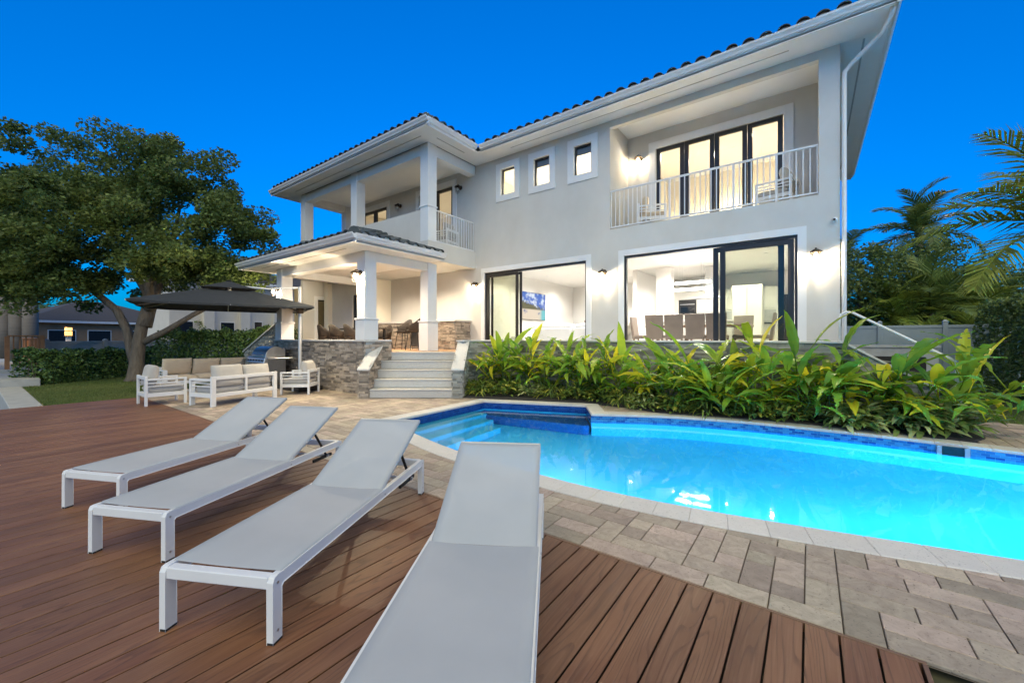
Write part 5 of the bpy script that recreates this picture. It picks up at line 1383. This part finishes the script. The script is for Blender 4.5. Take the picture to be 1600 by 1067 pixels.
# big shade tree
t = thing('shade_tree','broad dark green shade tree with a forked grey trunk on the lawn','tree',(-19.2,3.58,0))
m = MB()
def limb(pts, r): m.tube(pts, r, 10)
limb([(0,0,-.1),(.02,0,.12),(.04,.01,.6),(.09,.06,1.4),(.14,.14,2.0),(.2,.25,2.6)],[.40,.27,.21,.185,.175,.15])
limb([(-.04,-.02,.4),(-.14,-.12,1.2),(-.2,-.2,1.8),(-.38,-.45,2.5),(-.9,-1.1,3.3),(-1.8,-2.0,4.0),(-2.6,-2.9,4.8)],[.14,.15,.14,.12,.10,.07,.04])
limb([(.2,.2,1.9),(.1,.4,2.8),(-.1,.7,3.8),(0,1.0,5.0),(.2,1.2,6.5)],[.2,.18,.14,.10,.04])
limb([(.18,.16,1.35),(.5,.7,1.75),(.85,1.4,2.35),(1.0,1.9,2.7),(1.2,2.8,3.5)],[.12,.10,.085,.07,.03])
limb([(.3,.3,2.5),(.7,.2,3.4),(1.2,.5,4.6),(1.6,1.2,5.8)],[.16,.13,.09,.03]); limb([(.1,.4,2.8),(-.8,.2,3.7),(-1.8,.4,4.6),(-2.8,.8,5.3)],[.13,.11,.07,.03]); limb([(-.1,.7,3.6),(-.5,1.6,4.4),(-1.2,2.4,5.2)],[.11,.08,.03])
limb([(-.9,-1.1,3.3),(-.6,-1.9,4.1),(-.3,-2.4,4.9)],[.08,.06,.03])
m.build('trunk',M['bark'],t,smooth=True)
m = MB()
# crown: clumps in a lobed dome; R/F are picture-independent local axes across and along the garden
rv_, fv = Vector((ca,sa,0)), Vector((-sa,ca,0))
lobes = [(-4.8,0,6.2,2.4,2.4),(-4.5,-.6,4.2,2.3,1.2),(-2.6,0,7.8,1.9,1.55),(-2.6,-.8,5.6,2.4,2.0),(-2.4,-1.2,4.2,2.2,.9),(-.3,0,6.7,2.4,1.8),(-.2,-1.2,5.2,2.3,1.2),(1.3,0,7.6,1.7,1.2),(1.8,-.5,5.6,2.2,1.7),(2.9,.2,6.0,1.4,1.2),(3.5,0,4.9,1.4,1.0),(4.25,.2,4.6,.85,.75),(2.0,.5,6.8,1.5,1.2),(-.2,.3,7.8,1.4,.9),(-3.9,.2,8.0,1.3,.8),(-2.6,-.6,3.15,1.7,.7),(-1.3,.6,3.5,1.3,.6),(1.2,-.6,3.9,1.4,.6),(-4.3,-.8,3.7,2.0,.85),(-2.3,-1.0,3.6,1.7,.75),(2.7,.2,3.7,1.6,.75),(4.2,.6,3.5,.9,.55),(.6,1.5,3.9,1.8,.7),(-6.4,0,4.0,1.8,1.1),(2.2,-.8,4.2,1.8,.75),(0,2,6,2.6,2),(-3,2,6,2.6,2.2),(-6.6,.5,5.6,2.0,2.0)]
for (r,f,z,rad,rz_) in lobes:
    nc = int(rad*rad*4.4)
    for k in range(nc):
        while True:
            q = Vector((U(-1,1),U(-1,1),U(-1,1)))
            if .45 < q.length < 1: break
        if rnd.random() < .10: q = q.normalized()*U(1.0,1.1)
        c = rv_*(r+q.x*rad)+fv*(f+q.y*rad)+Vector((0,0,z+q.z*rz_))
        if c.z < 2.45: continue
        s_ = U(.30,.72); leaf_cloud(m,c,s_,s_,s_*.66,int(300*s_*1.9),.13,.55,.15)
m.build('crown',M['tree_leaf'],t)

# palms --------------------------------------------------------------------------------
def frond(L, n, ll, droop, lift=.35, wd=.03, vee=.35):
    """pinnate frond along +y from the crown"""
    m = MB(); pts = []; y = z = 0.0; a = lift
    for i in range(n+1): pts.append(Vector((0,y,z))); a -= droop/n*(.5+i/n); y += L/n*math.cos(a); z += L/n*math.sin(a)
    m.tube(pts[::2] if n % 2 == 0 else pts,[.035*(1-.85*i/len(pts[::2])) for i in range(len(pts[::2] if n % 2 == 0 else pts))],5)
    for i in range(2,n):
        q = i/n; l = ll*(math.sin(math.pi*min(1,.18+q*.8))**.7); tdir = (pts[min(i+1,n)]-pts[i-1]).normalized(); up = Vector((1,0,0)).cross(tdir)
        for sx in (-1,1):
            dr = (Vector((sx,0,0))*.86+tdir*(.55+.5*q)+up*U(.05,vee)).normalized(); p = pts[i]+tdir*U(-.02,.02); m.rv = rnd.random()
            w_ = tdir*wd*U(.8,1.2); mid = p+dr*l*.55+Vector((0,0,-.02*l)); tip = p+dr*l*U(.9,1.05)+Vector((0,0,-.30*l))
            m.face(p-w_*.5,p+w_*.5,mid+w_*.5,mid-w_*.5); m.face(mid-w_*.5,mid+w_*.5,tip)
    m.r = m.r[:len(m.f)]
    return m
fr = {k: [mesh_of(frond(*a),'frond',mt,False) for a in aa] for k,(mt,aa) in {
 'big': ('palm_leaf',((2.9,48,.85,1.7,.5,.06),(2.7,48,.8,2.2,.6,.06),(2.5,46,.8,1.4,.5,.06))),
 'gold': ('palm_gold',((2.6,42,.85,1.15,.35,.055,.5),(2.5,42,.85,1.5,.3,.055,.45),(2.4,40,.8,.9,.4,.05,.5))),
 'areca': ('palm_gold',((1.9,38,.62,1.4,.4,.05),(1.7,36,.58,1.8,.5,.05),(2.0,38,.62,1.1,.4,.05))),
 'green': ('palm_leaf',((1.9,38,.62,1.4,.4,.05),(1.8,36,.62,1.8,.5,.05),(2.0,38,.62,1.1,.4,.05)))}.items()}
def palm(label, loc, h, kind, nf, rad=.16, els=(-10,80), grp='palms', sc=1.0, trunk=True, bulge=1.0, azs=None, ae=None):
    t = thing('palm_tree',label,'palm',(loc[0],loc[1],-.05),0,grp)
    MB().tube([(0,0,0),(.02,0,h*.3),(.03,.02,h*.7),(.02,.02,h)],[rad*1.25,rad*bulge,rad,rad*.75],12).build('trunk',M['palm_bark'],t,smooth=True)
    for k in range(len(ae) if ae else nf):
        o = bpy.data.objects.new('frond', rnd.choice(fr[kind])); col.objects.link(o); o.parent = t; o.location = (.02,.02,h-.02)
        az = k*2.39996+U(-.2,.2) if azs is None else R(azs[k]); el = R(els[0]+(els[1]-els[0])*((k+.5)/nf)**1.1)
        if ae: az, el = R(ae[k][0]), R(ae[k][1])
        o.rotation_euler = (Matrix.Rotation(az,3,'Z') @ Matrix.Rotation(el,3,'X')).to_euler(); s_ = sc*U(.9,1.1); o.scale = (s_,)*3
    return t
palm('palm with wide golden-lit fronds reaching into the frame above the right hedge',(4.15,12.8),3.75,'gold',13,.12,sc=1.0,ae=((124,22),(133,-22),(100,2),(150,8),(112,52),(175,30),(200,-5),(60,20),(20,40),(250,10),(300,25),(340,0),(140,72)))
palm('tall palm with drooping dark crown rising behind the white fence',(4.77,30.87),7.3,'big',16,.2,(-45,85),sc=1.15)
palm('palm crown partly hidden by the villa corner',(1.6,31.5),6.0,'big',14,.2,(-50,60),sc=1.0)
palm('low areca palm clump behind the fence beside the villa',(3.1,24.7),2.3,'areca',16,.10,(-30,80),sc=1.25)
palm('bushy areca palm in the middle of the clump behind the white fence',(4.3,25.3),2.7,'green',18,.10,(-30,85),sc=1.4)
palm('areca palm with yellowing fronds above the right hedge end',(5.9,26.8),2.5,'areca',18,.10,(-40,80),sc=1.3)
palm('small green palm behind the neighbour roof edge',(8.2,32.5),3.0,'green',14,.12,(-50,70),sc=1.2)
palm('low golden palm at the foot of the clump behind the fence',(5.0,22.6),1.2,'areca',16,.1,(-10,80),sc=.95)
palm('low palm at the fence nearest the villa',(3.6,22.2),1.0,'areca',14,.1,(-10,80),sc=.85)
for i,(x,y) in enumerate(((-48.2,1.72),(-47.6,2.25),(-46.9,2.85))):
    palm(('smooth grey royal palm trunk cut by the picture edge','smooth royal palm trunk, middle of the three','smooth lamp-lit royal palm trunk nearest the lamp post')[i],(x,y),10.5,'big',12,.33,(-30,85),'royal palms',1.6,bulge=1.25)
# dark tree behind the villa corner
def small_tree(label, loc, h, rad, n, mt='tree_leaf', L=.16):
    t = thing('background_tree',label,'tree',(loc[0],loc[1],-.05),0,'background trees')
    MB().tube([(0,0,0),(.05,.03,h*.35),(0,.1,h*.7)],[.2,.15,.06],8).build('trunk',M['bark'],t,smooth=True)
    m = MB()
    for k in range(n):
        while True:
            q = Vector((U(-1,1),U(-1,1),U(-1,1)))
            if .3 < q.length < 1: break
        s_ = U(.35,.7); leaf_cloud(m,(q.x*rad,q.y*rad,h*.62+q.z*h*.38),s_,s_,s_*.7,int(150*s_),L,.55,.1)
    m.build('crown',M[mt],t)
small_tree('loose dark tree beyond the fence at the villa corner',(1.9,25.6),6.2,1.9,120)
small_tree('dark tree filling the gap behind the areca palms',(4.9,29.5),6.6,2.6,150)
small_tree('rounded tree between the palms and the yellow house',(8.8,34),5.6,2.6,110)
small_tree('dark green tree behind the royal palms',(-60,6.5),5.5,3.0,70,L=.25)
small_tree('bushy tree between the neighbour houses',(-33,9.5),3.0,1.3,40,L=.18)

# ------------------------------------------------------------------ fences, neighbours, far street
def vinyl_fence(a, b, h, n, label, mt, name='fence', post_h=.12):
    t = thing(name,label,'fence',(a[0],a[1],-.05),math.atan2(b[1]-a[1],b[0]-a[0]),'boundary fences'); L = math.hypot(b[0]-a[0],b[1]-a[1]); w_ = L/n
    for i in range(n+1):
        x = i*w_; p = MB().box(x-.065,x+.065,-.065,.065,0,h+post_h).build('post',M[mt],t,bevel=.008)
        MB().hexa([(x-.08,-.08,h+post_h+.001),(x+.08,-.08,h+post_h+.001),(x+.08,.08,h+post_h+.001),(x-.08,.08,h+post_h+.001),(x-.02,-.02,h+post_h+.06),(x+.02,-.02,h+post_h+.06),(x+.02,.02,h+post_h+.06),(x-.02,.02,h+post_h+.06)]).build('post_cap',M[mt],p)
        if i < n:
            MB().box(x+.066,x+w_-.066,-.012,.012,.12,h-.101).build('panel',M[mt],t); MB().box(x+.066,x+w_-.066,-.03,.03,h-.10,h).build('rail',M[mt],t,bevel=.006); MB().box(x+.066,x+w_-.066,-.03,.03,.02,.119).build('rail',M[mt],t,bevel=.006)
vinyl_fence((.4,20.1),(8.8,20.1),2.0,5,'white vinyl privacy fence across the end of the right lawn','vinyl')
vinyl_fence((-24.5,1.9),(-28.5,12.5),1.42,6,'grey weathered fence behind the left hedge','fence_grey',post_h=.04)
# utility box by the stair
t = thing('utility_cabinet','grey outdoor utility unit with dark grille beside the villa stair','cabinet',(1.55,13.2,-.03)); MB().box(-.75,.75,-.4,.4,.05,1.30).build('body',M['fence_grey'],t,bevel=.01); MB().box(-.35,.55,-.415,-.401,.25,1.10).build('grille',M['dark'],t)
MB().box(-.78,.78,-.43,.43,1.301,1.36).build('lid',M['concrete'],t,bevel=.01)
# brown neighbour house
def hip_house(name, label, c, rz, w_, d_, h, wm, rm, over=.6, pitch=22, wins=(), zb=-.06, cols=()):
    t = thing(name,label,'house',(c[0],c[1],zb),rz,'neighbour houses')
    MB().box(-w_/2,w_/2,-d_/2,d_/2,0,h).build('wall',M[wm],t)
    x,y = w_/2+over, d_/2+over; k = min(x,y); zt = h+.2+k*math.tan(R(pitch)); r = max(x-k,.001)
    if x > y: A, B = (-(x-y),0,zt),((x-y),0,zt)
    else: A, B = (0,-(y-x),zt),(0,(y-x),zt)
    m = MB()
    if x > y: m.face((-x,-y,h+.2),(x,-y,h+.2),B,A).face((x,y,h+.2),(-x,y,h+.2),A,B).face((x,-y,h+.2),(x,y,h+.2),B).face((-x,y,h+.2),(-x,-y,h+.2),A)
    else: m.face((-x,-y,h+.2),(x,-y,h+.2),A).face((x,y,h+.2),(-x,y,h+.2),B).face((x,-y,h+.2),(x,y,h+.2),B,A).face((-x,y,h+.2),(-x,-y,h+.2),A,B)
    m.build('roof',M[rm],t)
    MB().box(-x,x,-y,y,h+.001,h+.19).build('fascia',M['trim'],t)
    for (wx,wz,ww,wh,side) in wins:
        if side == 's':
            f = MB().box(wx-ww/2-.06,wx+ww/2+.06,-d_/2-.04,-d_/2-.001,wz-.06,wz+wh+.06).build('window',M['trim'],t); MB().box(wx-ww/2,wx+ww/2,-d_/2-.055,-d_/2-.041,wz,wz+wh).build('pane',M['dark_glass'],f)
        else:
            f = MB().box(w_/2+.001,w_/2+.04,wx-ww/2-.06,wx+ww/2+.06,wz-.06,wz+wh+.06).build('window',M['trim'],t); MB().box(w_/2+.041,w_/2+.055,wx-ww/2,wx+ww/2,wz,wz+wh).build('pane',M['dark_glass'],f)
    for cx in cols: MB().box(w_/2+.002,w_/2+.35,cx-.3,cx+.3,0,h-.001).build('pilaster',M[wm],t)
    return t
hip_house('brown_house','low brown neighbour house with hipped roof behind the lamp post',(-57,7.5),R(12),9,11,2.85,'nb_brown','nb_roof',wins=((-3.6,.9,1.6,1.3,'e'),(-1.2,.9,1.5,1.3,'e'),(2.2,.9,2.2,1.3,'e'),(4.4,.9,1.2,1.3,'e')))
hip_house('white_house','white two-storey neighbour house glimpsed behind the tree and umbrella',(-34.5,14.3),R(6),4,14.2,5.3,'nb_white','nb_roof',wins=((-6.3,.4,.8,2.2,'e'),(-3.9,.4,.8,2.2,'e'),(-1.9,.4,.5,2.3,'e'),(1.6,.9,1.3,1.9,'e'),(4.6,.9,1.3,1.3,'e'),(6.3,.9,1.0,1.2,'e'),(4.4,3.2,1.2,1.2,'e')),cols=(-5.1,-2.9,-.6))
hip_house('yellow_house','yellow lamp-lit neighbour house with blue-grey roof at the right edge',(16.8,49),R(5),12,8,3.9,'yellow_wall','nb_roof')
lamp('yard_light','POINT',(9.5,43.5,2.6),400,(1,.72,.38),.2)
# neighbour dock: raised timber platform with railing
t = thing('timber_dock','red-brown timber platform with slatted railing beside the canal','dock',(-26,.9,0))
MB().box(-6,2.6,-1.0,1.0,.18,.34).build('platform',M['concrete'],t,bevel=.01); MB().box(-6,2.0,-1.2,.9,-.9,.179).build('pier',M['red_wood'],t)
for y in (-.95,.85):
    for k in range(5):
        MB().box(-5.9+k*2.0-.06,-5.9+k*2.0+.06,y-.06,y+.06,.341,1.46).build('post',M['red_wood'],t)
    r0 = MB().box(-6,2.2,y-.08,y+.08,1.461,1.51).build('handrail',M['red_wood'],t); MB().box(-5.95,2.15,y-.03,y+.03,.48,.56).build('bottom_rail',M['red_wood'],t)
    for k in range(44):
        x = -5.75+k*.18
        if abs((x+5.9) % 2.0) < .1: continue
        MB().box(x-.02,x+.02,y-.02,y+.02,.561,1.46).build('baluster',M['red_wood'],t)
for y in (.0,.85): MB().box(2.06,2.18,y-.06,y+.06,.341,1.55).build('post',M['red_wood'],t)
MB().box(2.04,2.2,.0,.9,1.551,1.60).build('handrail',M['red_wood'],t)
for k in range(5): MB().box(2.10,2.14,.13+k*.15,.17+k*.15,.341,1.55).build('baluster',M['red_wood'],t)
t = thing('lamp_post','glowing square lantern on a white post beside the dock','street lamp',(-29.4,3.0,-.05))
MB().box(-.09,.09,-.09,.09,0,1.62).build('post',M['trim'],t,bevel=.006); MB().box(-.15,.15,-.15,.15,1.62,1.66).build('collar',M['lamp_metal'],t)
MB().box(-.12,.12,-.12,.12,1.661,1.88).build('lantern',M['lantern'],t,bevel=.01); MB().box(-.13,.13,-.13,.13,1.881,1.91).build('band',M['lamp_metal'],t); MB().box(-.12,.12,-.12,.12,1.911,2.06).build('lantern',M['lantern'],t,bevel=.01); MB().box(-.15,.15,-.15,.15,2.061,2.09).build('cap',M['lamp_metal'],t)
lamp('lantern_light','POINT',(.3,-.3,2.2),16,(1,.62,.28),.12,t)
# overhead wire
t = MB().tube([(-20,60,7.2),(0,45,6.2),(7,40,5.75),(20,34,5.6)],.02,5).build('overhead_wire',M['wire']); tag(t,'thin overhead wire strung behind the palms','wire')
